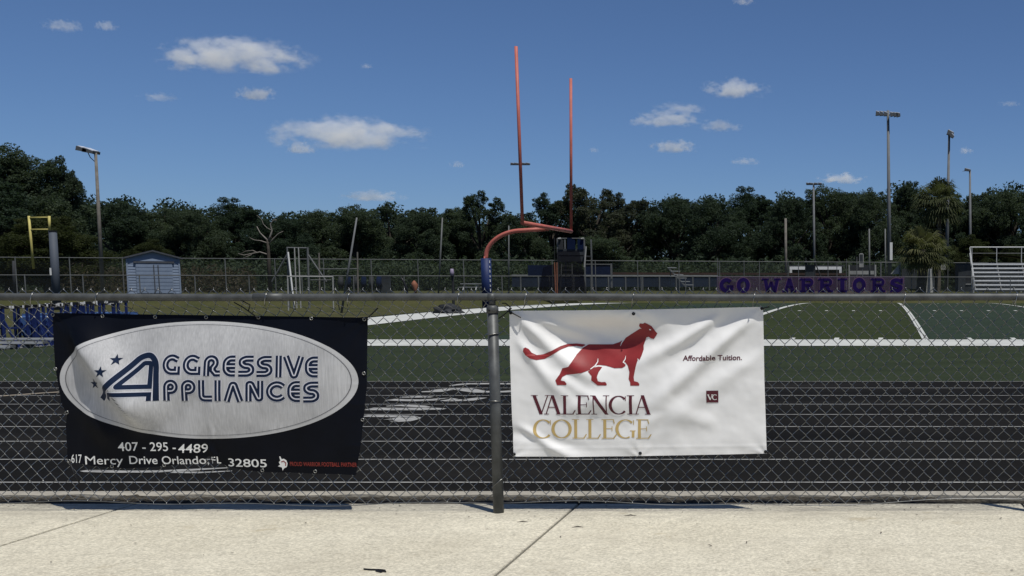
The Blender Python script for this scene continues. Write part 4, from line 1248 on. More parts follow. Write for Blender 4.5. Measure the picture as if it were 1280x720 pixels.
pole('net_pole', 1087, 350, 1086.5, 286, 121, .1, .08, M['farsteel'], 'thin steel pole directly left of the tallest light pole')
pole('net_pole', 1107, 350, 1106.5, 286, 121, .08, .07, M['farsteel'], 'thin steel pole half hidden beside the tallest light pole shaft')
pole('leaning_pole', 430.5, 368, 446, 272, 58, .055, .035, M['concrete_pole'], 'long pale pole leaning to the right at left centre')
pole('thin_pole', 548, 368, 553, 272, 82, .06, .045, M['farsteel'], 'thin dark pole standing alone left of the goal post')
pole('thin_pole', 636, 368, 636, 282, 84, .05, .04, M['farsteel'], 'thin steel pole under the goal crossbar left of the light pole')
pole('thin_pole', 18.5, 366, 17, 326, 86, .12, .1, M['charcoal'], 'short dark post at the far left fence corner')

# ------------------------------------------------------------------ practice frames at left centre
d = 72.0
z0 = g(W(372,366,d).x, d) - .05
fr = thing('training_rig', (W(372,366,d).x, d, z0), 'white pipe frame with two inner poles and slanted braces behind the left rail', 'frame')
def low(px, dd=d): return Vector((W(px, 366, dd).x, dd, z0))
MB().tube([low(361), W(359, 309, d)], .05, 6).build('post', M['farsteel'], fr)
MB().tube([low(386), W(384.5, 309, d)], .06, 6).build('post', M['farsteel'], fr)
MB().tube([W(358.5, 309.5, d), W(385, 310, d)], .04, 6).build('top_bar', M['concrete_pole'], fr)
for a, b in ((368, 371), (373, 376)): MB().tube([W(a, 309, d-.1), Vector((W(b, 362, d).x, d-.1, z0))], .035, 6).build('inner_pole', M['dull_white'], fr)
MB().tube([W(360, 315, d-.2), Vector((W(369, 362, d).x, d-.2, z0))], .05, 6).build('slanted_pole', M['white'], fr)
MB().tube([W(385, 318, d), W(408, 352, d)], .045, 6).build('brace', M['farsteel'], fr)
MB().tube([W(359, 318, d), W(340, 352, d)], .045, 6).build('brace', M['farsteel'], fr)
d2 = 64.0
mg = thing('small_goal', (W(386,366,d2).x, d2, g(W(386,366,d2).x, d2) - .05), 'low white pipe training goal in front of the tall pipe frame', 'goal')
zg_ = LOC[mg.name].z
for px in (359.5, 416): MB().tube([Vector((W(px,366,d2).x, d2, zg_)), W(px, 345.5, d2)], .035, 6).build('post', M['dull_white'], mg)
MB().tube([W(359, 345.5, d2), W(416.5, 346, d2)], .035, 6).build('crossbar', M['dull_white'], mg)
MB().tube([W(388, 350, d2+.8), W(414, 350, d2+.8)], .03, 6).build('rear_bar', M['farsteel'], mg)
for px in (359.5, 416): MB().tube([W(px, 345.5, d2), Vector((W(px-4,366,d2).x, d2 + 1.1, zg_))], .028, 6).build('brace', M['farsteel'], mg)
d = 80.0
hg = thing('practice_goal', (W(423,366,d).x, d, g(W(423,366,d).x, d) - .05), 'rusty H-shaped practice goal beside the leaning pole', 'goal')
zg_ = LOC[hg.name].z
for px, yt in ((399.5, 316), (447.5, 315)): MB().tube([Vector((W(px,366,d).x, d, zg_)), W(px - .8, yt, d)], .05, 6).build('upright', M['wood'], hg)
MB().tube([W(399, 336.5, d), W(448, 336, d)], .04, 6).build('crossbar', M['farsteel'], hg)
d = 92.0
sx = W(455, 358, d).x
sl = thing('blocking_sled', (sx, d, g(sx, d) - .05), 'blue football blocking sled with padded dummies behind the low fence', 'sled')
zs = LOC[sl.name].z
for k in range(6):
    x = W(428 + k * 9.5, 355, d).x
    MB().tube([(x, d - .3, zs + .35), (x + .02, d - .35, zs + .8), (x + .05, d - .3, zs + 1.25)], [.16, .22, .17], 8).build('dummy', M['dark_blue'] if k % 2 else M['charcoal'], sl, smooth=True)
    MB().tube([(x, d - .1, zs + .9), (x, d + .8, zs + .12)], .05, 6).build('arm', M['charcoal'], sl)
MB().beam((W(425,357,d).x, d + .8, zs + .1), (W(485,357,d).x, d + .8, zs + .1), .12, .12).build('skid', M['charcoal'], sl)
MB().box(W(470,345,d).x, W(485,345,d).x, d + .3, d + .5, zs, zs + 1.3).build('back_board', M['grey_panel'], sl)
d = 90.0
ob = W(518.5, 358, d); zo = g(ob.x, d) - .05
tag(MB().tube([(ob.x + .04, d, zo), (ob.x + .02, d, zo + .25), (ob.x, d, zo + .6), (ob.x - .05, d, zo + .75), (ob.x - .02, d, zo + .95)], [.1, .12, .24, .2, .05], 10).build('tackling_dummy', M['orange'], loc=(ob.x, d, zo), smooth=True), 'small orange tackling dummy standing alone on the far grass', 'dummy')
d = 76.0
sp = W(566.5, 366, d); zs = g(sp.x, d) - .05
sg = thing('marker_sign', (sp.x, d, zs), 'dark post with a rounded lilac plate left of the goal post pad', 'sign')
MB().tube([(sp.x, d, zs), (sp.x, d, W(566,337,d).z)], .09, 8).build('post', M['charcoal'], sg)
MB().tube([(sp.x + .02, d - .15, W(566,345,d).z), (sp.x + .02, d - .15, W(566,341,d).z), (sp.x + .02, d - .15, W(566,336,d).z)], [.10, .13, .09], 10).build('plate', M['lilac'], sg, smooth=True)
d = 68.0
q = [W(509.5, 368, d), W(508, 360, d), W(504, 351, d), W(501, 346, d)]
tag(MB().tube(q, [.06, .07, .06, .04], 8).build('bent_pipe', M['black'], loc=W(509.5, 368, d), smooth=True), 'bent black pipe sticking up left of the thin dark pole', 'pipe')
d = 104.0
pcx = W(589, 356, d).x; zp = g(pcx, d) - .05
pc = thing('picnic_table', (pcx, d, zp), 'small grey picnic table on the grass left of the goal pad', 'table')
MB().box(pcx - .8, pcx + .8, d - .4, d + .4, zp + .70, zp + .75).build('table_top', M['alu'], pc)
for s in (-1, 1):
    MB().box(pcx - .8, pcx + .8, d + s*.75 - .13, d + s*.75 + .13, zp + .42, zp + .46).build('seat', M['alu'], pc)
    for s2 in (-1, 1): MB().beam((pcx + s*.55, d + s2*.65, zp), (pcx + s*.55, d + s2*.12, zp + .697), .07, .07).build('leg', M['alu'], pc)

# ------------------------------------------------------------------ observation tower with netting
d = 84.0
zt0 = g(W(711,366,d).x, d) - .05
tw_ = thing('observation_tower', (W(711,366,d).x, d, zt0), 'dark observation tower with ladder, blue railing covers and black netting', 'tower')
XL, XR = W(697.5, 330, d).x, W(731, 330, d).x
zp1, zp2, zr_ = W(711, 311, d).z, W(711, 319, d).z, W(711, 298, d).z
for x in (XL, XR):
    for y in (d, d + 2.0): MB().beam((x, y, zt0), (x, y, zr_), .09, .09).build('leg', M['farsteel'], tw_)
MB().box(XL - .02, XR + .02, d - .05, d - .008, zp2, zp1).build('side_panel', M['grey_panel'], tw_)
MB().box(XL - .02, XR + .02, d - .05, d - .008, W(711,327,d).z, W(711,320.5,d).z).build('side_panel', M['grey_panel'], tw_)
MB().box(XL, XR, d + .05, d + 1.95, zp2 - .1, zp2).build('platform', M['charcoal'], tw_)
MB().tube([(XL, d, zr_), (XR, d, zr_)], .035, 6).build('railing', M['farsteel'], tw_)
for a, b, top_, mt_ in ((698,704,299,'charcoal'),(709,715,297,'dark_blue'),(714,719,299,'dark_blue'),(722,729.5,299,'dark_blue')):
    w0_, w1_ = W(a, 310, d-.1), W(b, 310, d-.1)
    MB().hexa([(w0_.x,d-.10,zp1-.05),(w1_.x,d-.10,zp1-.05),(w1_.x,d-.06,zp1-.05),(w0_.x,d-.06,zp1-.05)], [(w0_.x,d-.08,W(a,top_,d).z),(w1_.x,d-.08,W(b,top_+.6,d).z),(w1_.x,d-.05,W(b,top_+.6,d).z),(w0_.x,d-.05,W(a,top_,d).z)]).build('railing_cover', M[mt_], tw_)
for px in (699.5, 728): MB().tube([W(px-1.6, 298.5, d-.15), W(px+1.6, 298, d-.15)], .07, 6).build('pale_cap', M['dull_white'], tw_)
for a, b in ((702, 706), (715, 721)): MB().tube([W(a, 330, d-.1), Vector((W(b,366,d).x, d-1.2, zt0))], .03, 6).build('ladder_rail', M['farsteel'], tw_)
for k in range(7):
    t_ = (k + .5) / 7; yy = 330 + 36 * t_
    MB().tube([W(702 + 4*t_, yy, d-.1-1.1*t_), W(715 + 6*t_, yy, d-.1-1.1*t_)], .02, 6).build('ladder_rung', M['farsteel'], tw_)
MB().tube([Vector((W(732.5,366,d).x, d-.3, zt0 + 1.9)), W(732.5, 308, d-.3)], .06, 6).build('white_post', M['dull_white'], tw_)
net = MB()
net.add([W(697,314,d-1.0), W(724,313,d-1.0), W(734,368,d-2.2), W(694,368,d-2.2)], [(0,1,2,3)])
net.add([W(697,314,d-1.0), W(694,368,d-2.2), W(672,368,d-1.4), W(679,334,d-.6), W(692,330,d-.8)], [(0,1,2,3,4)])
net.build('netting', M['black_net'], tw_)
for a, b in ((693, 694.5), (696, 696.5)): MB().tube([W(a, 328, d-2.3), Vector((W(b,366,d-2.3).x, d-2.3, zt0))], .045, 6).build('net_post', M['rust'], tw_)
MB().tube([W(693, 297, d-.6), W(693.5, 330, d-.6)], .02, 6).build('net_post', M['charcoal'], tw_)
MB().box(W(647,362,d).x, W(666,362,d).x, d-3.0, d-2.7, W(650,364.5,d).z, W(650,363,d).z).build('ground_plank', M['dull_white'], tw_) if False else None

# ------------------------------------------------------------------ windscreens, blue wall, steps
def panel(name, px0, px1, py0, py1, dd, mat, label, cat, th=.08):
    a, b = W(px0, py1, dd, FK), W(px1, py0, dd, FK)
    o = thing(name, (a.x, a.y, a.z), label, cat)
    MB().hexa([(a.x,a.y,a.z),(b.x,b.y,a.z),(b.x,b.y+th,a.z),(a.x,a.y+th,a.z)], [(a.x,a.y,b.z),(b.x,b.y,b.z),(b.x,b.y+th,b.z),(a.x,a.y+th,b.z)]).build('panel', mat, o)
    return o, a, b
o, a, b = panel('windscreen', 660, 691, 331.5, 345, 98.0, M['dark_blue'], 'dark blue windscreen panel left of the tower', 'windscreen')
o, a, b = panel('windscreen', 732, 763, 331, 343.5, 98.0, M['dark_blue'], 'dark blue windscreen panel right of the tower', 'windscreen')
MB().box(b.x, b.x + .12, b.y - .02, b.y + .1, a.z - 1.0, b.z + .1).build('edge_post', M['farsteel'], o)
MB().tube([(a.x, a.y - .04, b.z + .03), (b.x, b.y - .04, b.z + .03)], .03, 6).build('edge_bar', M['farsteel'], o)
bw, a, b = panel('barrier_wall', 640, 897, 346.5, 358.5, 108.0, simple("faded_blue_barrier", (0.014, 0.021, 0.036), .9, 0, .3, .4, .05), 'long low faded blue padded barrier behind the far fence', 'barrier')
for k in range(12):
    x = a.x + (b.x - a.x) * (k + .5) / 12; y = a.y + (b.y - a.y) * (k + .5) / 12
    MB().box(x - .05, x + .05, y - .06, y - .004, a.z - .3, b.z + .05).build('post', M['farsteel'], bw)
MB().tube([(a.x, a.y - .03, b.z + .12), (b.x, b.y - .03, b.z + .12)], .05, 6).build('cap_rail', M['concrete_pole'], bw)
cb, a, b = panel('clay_bank', 765, 1058, 341.3, 343.2, 122.0, M['clay'], 'thin red clay bank running along behind the fence', 'bank', 1.5)
d = 94.0
z0 = g(W(848,366,d).x, d) - .05
st_ = thing('metal_steps', (W(848,366,d).x, d, z0), 'grey metal steps standing alone behind the fence at centre right', 'steps')
for dy in (0, .9): MB().beam(W(836, 335, d+dy), W(858, 359, d+dy), .06, .12).build('stringer', M['farsteel'], st_)
for k in range(6):
    p0 = W(834.5 + 4.2*k, 335 + 4.3*k, d); MB().box(p0.x, p0.x + .55, d - .05, d + .95, p0.z, p0.z + .05).build('tread', M['alu'], st_)
MB().tube([Vector((W(838,366,d).x, d+.4, z0)), W(838, 337, d+.4)], .04, 6).build('leg', M['farsteel'], st_)
MB().tube([Vector((W(847,366,d).x, d+.4, z0)), W(847, 347, d+.4)], .04, 6).build('leg', M['farsteel'], st_)

# ------------------------------------------------------------------ dugouts and baseball fittings
def dugout(pxa, pxb, yt, ym, dd, label, posts=True):
    a, b = W(pxa, yt, dd), W(pxb, ym, dd)
    zb_ = g(a.x, dd) - .05
    o = thing('dugout', ((a.x+b.x)/2, dd, zb_), label, 'dugout')
    MB().box(a.x, b.x, dd, dd + .15, b.z, a.z).build('fascia', M['white_ink'], o)
    MB().box(a.x - .2, b.x + .2, dd + .0, dd + 3.0, a.z + .003, a.z + .12).build('roof', M['roof'], o)
    MB().box(a.x, b.x, dd + 2.8, dd + 3.0, zb_, a.z).build('rear_wall', M['charcoal'], o)
    for x0_, x1_ in ((a.x, a.x + .25), (b.x - .25, b.x)):
        MB().box(x0_, x1_, dd + .003, dd + .147, W(pxa, yt + 8, dd).z, b.z).build('pillar_top', M['white'], o)
        MB().box(x0_, x1_, dd + .16, dd + 2.8, zb_, a.z).build('side_wall', M['charcoal'], o)
    return o
dugout(987, 1052, 333.2, 337, 124, 'long dugout with white fascia and dark opening behind the purple banner')
dg2 = thing('dugout_screen', (W(1078,350,125).x, 125, .7), 'white-framed dugout front right of the long dugout', 'dugout')
MB().box(W(1061,340,125).x, W(1095,340,125).x, 125, 125.15, W(1078,343,125).z, W(1078,338.5,125).z).build('fascia', M['dull_white'], dg2)
for px in (1061.5, 1094.5): MB().box(W(px-.8,340,125).x, W(px+.8,340,125).x, 125.003, 125.147, .7, W(px,331,125).z).build('post', M['dull_white'], dg2)
MB().box(W(1062,340,125).x, W(1094,340,125).x, 126.5, 126.7, .7, W(1078,331,125).z).build('rear_wall', M['charcoal'], dg2)
net_o = thing('batting_net', (W(985,345,112).x, 112, .75), 'grey sagging net strung above the dugout roofline', 'net')
nb_ = MB(); tops = [(897,324),(930,326.5),(985,328),(1035,327),(1058,324.5),(1071,322)]
nb_.grid(lambda u, v: W(interp([(i, t_[0]) for i, t_ in enumerate(tops)], u), interp([(i, t_[1]) for i, t_ in enumerate(tops)], u) * (1-v) + 346 * v, 112), np.linspace(0, 5, 16), [0, 1])
nb_.build('netting', M['grey_net'], net_o)
for px, py in tops[::1]: MB().tube([Vector((W(px,360,112).x, 112.05, .7)), W(px, py - 1, 112.05)], .05, 6).build('post', M['farsteel'], net_o)
d = 106.0
cs = thing('camera_stand', (W(1013,350,d).x, d, .75), 'dark slanted camera stand in front of the dugout', 'stand')
for a, b in (((1007,324),(1017,364)), ((1018,326),(1026,346)), ((1007,322),(1007,364)), ((1019,322),(1018,364))):
    q0, q1 = W(*a, d), W(*b, d); q1.z = max(q1.z, .72)
    MB().tube([q0, q1], .06, 6).build('leg', M['charcoal'], cs)
MB().box(W(1006,327,d).x, W(1020,327,d).x, d-.3, d+.4, W(1012,328,d).z, W(1012,326.5,d).z).build('platform', M['concrete_pole'], cs)
MB().box(W(1007.5,340,d).x, W(1018,340,d).x, d-.05, d+.05, W(1012,345,d).z, W(1012,331,d).z).build('screen_panel', M['grey_panel'], cs)
d = 100.0
ss = thing('notice_sign', (W(1076.5,360,d).x, d, .75), 'tall white notice sign with rounded top on a thin post', 'sign')
x0_, x1_ = W(1074,330,d).x, W(1079.5,330,d).x; zt_, zb_ = W(1076,316.5,d).z, W(1076,334,d).z
pts = [(x0_, zb_), (x1_, zb_), (x1_, zt_ - .08), (x1_ - .08, zt_), (x0_ + .08, zt_), (x0_, zt_ - .08)]
MB().add([(p[0], d, p[1]) for p in pts] + [(p[0], d+.04, p[1]) for p in pts], [tuple(range(6)), tuple(range(11, 5, -1))] + [(i, i+6, (i+1)%6+6, (i+1)%6) for i in range(6)]).build('board', M['dull_white'], ss)
MB().box(x0_ + .05, x1_ - .05, d - .02, d - .004, zb_ + .38, zt_ - .1).build('print_area', M['grey_panel'], ss)
MB().tube([(x1_ - .08, d + .08, .7), (x1_ - .08, d + .08, zb_ + .3)], .03, 6).build('post', M['concrete_pole'], ss)
d = 110.0
ga = thing('pipe_gate', (W(1115,350,d).x, d, .75), 'pale pipe gate frame at the foot of the tallest light pole', 'gate')
for px in (1101, 1125): MB().tube([Vector((W(px,360,d).x, d, .7)), W(px, 328, d)], .06, 6).build('post', M['concrete_pole'], ga)
MB().tube([W(1101, 328, d), W(1125, 328, d)], .05, 6).build('top_bar', M['concrete_pole'], ga)
MB().add([W(1113,342.5,d+.1), W(1124,342.5,d+.1), W(1124,331,d+.1)], [(0,1,2)]).build('gusset', M['dull_white'], ga)
panel('grey_screen', 1127, 1146, 336, 361, 101.5, M['grey_panel'], 'grey plywood screen left of the palm trunks', 'screen')
d = 112.0
hb = thing('low_building', (W(1235,345,d).x, d, .75), 'low grey building with pale curved roof behind the aluminium bleachers', 'building')
a, b = W(1198, 328, d), W(1290, 360, d)
MB().box(a.x, b.x, d, d + 5, .7, W(1240,328,d).z).build('wall', M['grey_panel'], hb)
MB().grid(lambda u, v: (a.x - .3 + (b.x - a.x + .6) * u, d - .4 + 6 * v, W(1240, 328, d).z + .05 + .65 * math.sin(math.pi * (0.12 + .76 * u)) - .0), np.linspace(0, 1, 14), [0, 1]).build('roof', M['dull_white'], hb)
for k in range(2):
    xw = W(1208 + 14 * k, 345, d).x; wn_ = MB().box(xw, xw + .8, d - .04, d - .004, 1.5, 2.3).build('window', M['charcoal'], hb)
    MB().box(xw - .06, xw + .86, d - .06, d - .042, 1.42, 1.5).build('sill', M['dull_white'], wn_)
wt = W(1161, 366, 95.2)
dr = MB(); dr.grid(lambda u, v: (wt.x + (-.28 + .56 * u) * (0.55 + .6 * v) + .1, 95.2 + .12 * math.sin(u * 9) - .15, W(1160, 336, 95.2).z * (1 - v) + .78 * v), np.linspace(0, 1, 14), np.linspace(0, 1, 8))
tag(dr.build('white_tarp', M['dull_white'], loc=(wt.x, 95.2, .78), smooth=True), 'white cloth tarp hanging behind the short palm trunk', 'tarp')
panel('white_board', 1160, 1182, 329.5, 337, 111.0, M['dull_white'], 'white board showing between the palm trunks', 'board')

# ------------------------------------------------------------------ bleachers
bl = thing('bleachers', (W(1248,366,95.5).x, 95.5, .75), 'aluminium bleachers with back guard rail at the right edge', 'bleachers')
bx0, bx1 = W(1219, 350, 95.5).x, W(1300, 350, 95.5).x + 4
nr = 7; rise = .34; run = .62
for i in range(nr):
    y = 95.5 + i * run; z = 1.05 + i * rise
    MB().box(bx0, bx1, y, y + .26, z - .07, z + .045).build('seat_plank', M['alu_bright'], bl)
    MB().box(bx0, bx1, y + .30, y + .58, z - .14, z - .10).build('foot_plank', M['alu'], bl)
    MB().box(bx0, bx1, y + .285, y + .297, z - .10, z + .03).build('riser', M['farsteel'], bl)
ytop = 95.5 + nr * run; ztop = 1.05 + nr * rise
for x in np.arange(bx0 + .05, bx1, 2.05):
    MB().beam((x, 95.55, .9), (x, ytop, ztop - .15), .08, .08).build('stringer', M['farsteel'], bl)
    MB().beam((x, ytop, .72), (x, ytop, ztop + 1.05), .06, .06).build('back_post', M['alu'], bl)
MB().tube([(bx0 - .1, ytop, ztop + 1.05), (bx1, ytop, ztop + 1.05)], .05, 6).build('guard_rail', M['alu'], bl)
MB().tube([(bx0 - .1, ytop, ztop + .55), (bx1, ytop, ztop + .55)], .03, 6).build('guard_rail', M['farsteel'], bl)
for dz in (1.0, .55): MB().tube([(bx0 - .12, ytop, ztop + dz), (bx0 - .12, 95.4, 1.05 + dz)], .04, 6).build('side_rail', M['alu'], bl)
for yy in (95.4, 97.5): MB().tube([(bx0 - .12, yy, .72), (bx0 - .12, yy, 2.05 + (yy - 95.4) * .5)], .04, 6).build('side_post', M['alu'], bl)

# ------------------------------------------------------------------ trees
def leaf_cloud(centres, size, up=0.35, aspect=.62):
    n = len(centres)
    nr = RNG.normal(size=(n, 3)); nr[:, 2] += up; nr /= np.linalg.norm(nr, axis=1, keepdims=True)
    t = np.cross(nr, RNG.normal(size=(n, 3))); t /= np.linalg.norm(t, axis=1, keepdims=True)
    b = np.cross(nr, t)
    s = size * RNG.uniform(.6, 1.35, (n, 1)) / 2
    a, c = t * s, b * s * aspect
    return np.stack([centres - a, centres - c * .9, centres + a, centres + c * .9], 1).reshape(-1, 3)

def lobes_pts(lobes, n):
    vol = np.array([l[3] ** 2 for l in lobes]); pick = RNG.choice(len(lobes), n, p=vol / vol.sum())
    L = np.array(lobes)[pick]
    dr_ = RNG.normal(size=(n, 3)); dr_ /= np.linalg.norm(dr_, axis=1, keepdims=True)
    r = RNG.uniform(.25, 1, (n, 1)) ** .45
    # ragged lobes
    wob = 1 + .28 * np.sin(dr_[:, :1] * 5 + L[:, :1] * 3) * np.cos(dr_[:, 1:2] * 4 + L[:, 2:3] * 2)
    return L[:, :3] + dr_ * r * wob * L[:, 3:4] * np.array([1, 1, .8])

def make_variant(kind, seed):
    """unit tree about 10 m tall, 8 m wide -> (trunk mesh, crown mesh)"""
    rs = np.random.default_rng(seed)
    lobes = []; mb = MB()
    th = rs.uniform(2.2, 3.2)
    mb.tube([(0,0,-.3), (.1,.05,1.2), (.15,.0,th), (.1,.1,th + 2)], [.34, .26, .22, .14], 8)
    nl = {'oak': 30, 'open': 20, 'tall': 22}[kind]
    for i in range(nl):
        t = (i + .5) / nl
        if kind == 'tall':
            z = 1.2 + 8.0 * t; R = 2.1 * math.sin(math.pi * min(1, .2 + .75 * t)) ** .7
        elif kind == 'open':
            z = 3.2 + 6.2 * t; R = 3.4 * math.sin(math.pi * min(1, .18 + .7 * t))
        else:
            z = 1.2 + 7.6 * t; R = 3.3 * math.sin(math.pi * min(1, .25 + .66 * t)) ** .8
        a = i * 2.4 + rs.uniform(-.5, .5)
        rr = R * rs.uniform(.35, .95)
        lr = rs.uniform(.55, 1.35) * (.72 if kind == 'open' else 1.0)
        c = (rr * math.cos(a), rr * math.sin(a), z)
        lobes.append((*c, lr))
        mb.tube([(.12, .05, min(th + 1.8, max(1.2, z * .55))), (c[0]*.5, c[1]*.5, z * .8), c], [.12, .08, .03], 5)
    for i in range(nl * 4):          # twig tufts that break the outline
        b = lobes[i % nl]; a = rs.uniform(0, 6.28); e = rs.uniform(-.1, 1.4)
        k = b[3] * 1.05
        lobes.append((b[0] + k*math.cos(a)*math.cos(e), b[1] + k*math.sin(a)*math.cos(e), b[2] + k*math.sin(e), rs.uniform(.16, .42)))
    n = {'oak': 78000, 'open': 42000, 'tall': 60000}[kind]
    me_c = np_mesh('crown', leaf_cloud(lobes_pts(lobes, n), .13), 4)
    me_t = bpy.data.meshes.new('trunk'); me_t.from_pydata(mb.v, [], mb.f); me_t.update()
    me_t.materials.append(M['bark'])
    return me_t, me_c
VAR = {}
for nm, kind, seed in (('oak0','oak',1),('oak1','oak',2),('oak2','oak',3),('oak3','oak',4),('open0','open',5),('open1','open',6),('tall0','tall',7),('tall1','tall',8)):
    VAR[nm] = make_variant(kind, seed)
LEAFMAT = {}
def crown_mesh(var, mat):
    key = (var, mat)
    if key not in LEAFMAT:
        me = VAR[var][1].copy(); me.materials.clear(); me.materials.append(M[mat]); LEAFMAT[key] = me
    return LEAFMAT[key]
def tree(px, top, width, d, var, mat, label, name='oak_tree', group='trees beyond the far fence'):
    b = W(px, 357, d); z = g(b.x, d) - .1
    H = W(px, top, d).z - z; wid = width / F_PX * d
    o = thing(name, (b.x, d, z), label, 'tree', group)
    link_mesh('trunk', VAR[var][0], None, o); link_mesh('crown', crown_mesh(var, mat), None, o)
    o.scale = (wid / 6.1, wid / 6.1, H / 10.4)
    o.rotation_euler.z = random.uniform(0, 6.28)
    return o
T = [
 (14,166,150,112,'oak0','leaf','tallest broad dark tree filling the left edge'),
 (-30,205,170,106,'oak1','leaf','dark tree cut by the left edge below the tallest tree'),
 (60,190,90,116,'open0','leaf','airy tree top on the right shoulder of the tallest left tree'),
 (95,203,52,118,'tall0','leaf','narrow tree directly left of the wooden light pole'),
 (62,262,130,100,'oak2','leaf_olive','low olive tree behind the yellow pipe frame'),
 (150,242,95,140,'oak3','leaf','rounded dark tree right of the wooden light pole'),
 (200,250,90,146,'oak0','leaf','dark tree rising straight behind the garden shed'),
 (248,252,85,142,'oak2','leaf','dark tree just right of the garden shed'),
 (190,298,60,112,'oak1','leaf_olive','small olive tree peeping over the shed roof'),
 (300,246,100,150,'oak1','leaf','taller dark crown above the pale dead tree'),
 (352,262,80,140,'oak3','leaf','lower dark crown right of the pale dead tree'),
 (402,253,90,150,'oak0','leaf','dark tree behind the white pipe frame'),
 (448,250,90,146,'oak2','leaf','dark tree behind the top of the leaning pole'),
 (492,250,80,152,'open1','leaf','loose-crowned tree under the lowest white cloud'),
 (530,258,80,142,'oak1','leaf','dark tree behind the thin lone pole'),
 (572,252,80,150,'tall0','leaf','narrow dark tree left of the goal post neck'),
 (604,237,85,146,'open0','leaf','flat-topped open tree rising left of the left upright'),
 (645,258,70,140,'oak3','leaf','low dark tree behind the goal crossbar'),
 (692,238,80,146,'open1','leaf','airy tree between the two goal uprights'),
 (742,227,105,144,'open0','leaf_grey','greyish airy tree right of the right upright'),
 (785,238,85,150,'open1','leaf_grey','pale grey-green tree tapering right of the greyish airy tree'),
 (745,290,90,126,'oak2','leaf','low dense tree right of the observation tower'),
 (846,234,85,148,'oak0','leaf','dense dark tree left of centre in the right-hand wood'),
 (892,238,90,142,'oak2','leaf','dense dark tree above the left end of the purple banner'),
 (940,232,95,150,'oak1','leaf','rounded dense tree above the word GO'),
 (988,236,85,144,'oak3','leaf','dense dark tree behind the pale wooden pole'),
 (1040,221,100,150,'oak0','leaf','highest dense tree beneath the half-hidden white cloud'),
 (1090,228,85,146,'oak2','leaf','dense tree behind the tallest light pole'),
 (1133,224,80,152,'tall1','leaf','narrow pointed tree right of the tallest light pole'),
 (1180,236,90,148,'oak1','leaf','dark tree mostly hidden behind the tall palm'),
 (1222,230,80,150,'oak3','leaf','dark tree behind the shortest light pole'),
 (1262,224,95,146,'oak0','leaf','dark tree above the bleachers at the right edge'),
 (1320,228,110,142,'oak2','leaf','dark tree cut by the right edge behind the bleachers'),
 (1215,292,62,124,'oak1','leaf_olive','small bright bushy tree between the palms and the bleachers'),
 (1262,300,40,126,'oak3','leaf_olive','small olive bush above the bleacher guard rail'),
]
for t_ in T: tree(*t_)

# background wood: one mass with no tree one could pick out
def wood():
    lob = []
    sky_ = [(-150,190),(60,225),(130,246),(260,256),(350,262),(470,256),(560,258),(640,258),(680,252),(760,240),(805,248),(860,240),(960,239),(1040,231),(1150,232),(1280,231),(1450,230)]
    for px in np.arange(-150, 1450, 9):
        ty = interp(sky_, px)
        for k in range(11):
            d_ = random.uniform(152, 172); t_ = random.random() ** .8
            y = ty + (365 - ty) * t_ + 8
            w = W(px + random.uniform(-8, 8), y, d_); r = random.uniform(.9, 2.0)
            lob.append((w.x, d_, max(w.z, 1.5), r))
    pts = lobes_pts(lob, 300000)
    o = link_mesh('background_wood', np_mesh('background_wood', leaf_cloud(pts, .42), 4), M['leaf'])
    tag(o, 'dense dark wood filling the gaps behind the tree line', 'wood', kind='stuff')
wood()
def scrub(name, px0, px1, ytop, d0, d1, n, size, mat, label, cat):
    P = []
    for i in range(n):
        px = random.uniform(px0, px1); d_ = random.uniform(d0, d1)
        zt = W(px, ytop + random.uniform(-4, 10) + 3 * math.sin(px * .3), d_).z; w = W(px, 357, d_)
        P.append((w.x, d_, .75 + max(.3, zt - .75) * random.random()))
    o = link_mesh(name, np_mesh(name, leaf_cloud(np.array(P), size, up=-.2, aspect=.35), 4), M[mat])
    tag(o, label, cat, kind='stuff')
scrub('dry_brush', 75, 320, 334, 96, 104, 5000, .35, 'dry', 'straw-coloured dry brush behind the shed and the far left fence', 'brush')
scrub('undergrowth', -150, 1450, 325, 130, 138, 60000, .5, 'leaf', 'dark undergrowth along the foot of the trees', 'undergrowth')

scrub('rear_undergrowth', -150, 1450, 290, 174, 180, 60000, .6, 'leaf', 'dark foliage deep inside the wood', 'foliage')
# dead tree
d = 112
dt_ = thing('dead_tree', (W(337,350,d).x, d, .75), 'pale leafless dead tree with forked bare branches in front of the wood', 'tree')
def br(pts, r0, r1, nm='branch'):
    P = [W(p[0], p[1], d + (p[2] if len(p) > 2 else 0)) for p in pts]
    MB().tube(P, list(np.linspace(r0 * .75, r1, len(P))), 6).build(nm, M['deadwood'], dt_, smooth=True)
P0 = Vector((W(337,350,d).x, d, .75))
MB().tube([P0, W(336, 325, d), W(335.5, 312, d), W(334.5, 300, d)], [.2, .16, .13, .10], 8).build('trunk', M['bark'], dt_, smooth=True)
br([(335,301),(330,296),(325,291),(321,283)], .11, .03); br([(335,302),(338,295),(340,288),(338,280),(342,275),(346,275)], .12, .03)
br([(336,305),(342,298),(348,292),(354,289)], .09, .02); br([(340,288),(334,285),(329,280),(327,274),(321,269)], .05, .015)
br([(335,304),(326,301),(318,300),(312,297)], .08, .02)
br([(334,318),(325,315),(315,317),(305,319),(298,317)], .09, .03, 'fallen_branch'); br([(322,316),(316,313),(307,314),(300,318)], .06, .02, 'fallen_branch'); br([(315,318),(308,321),(303,323)], .05, .02, 'fallen_branch')

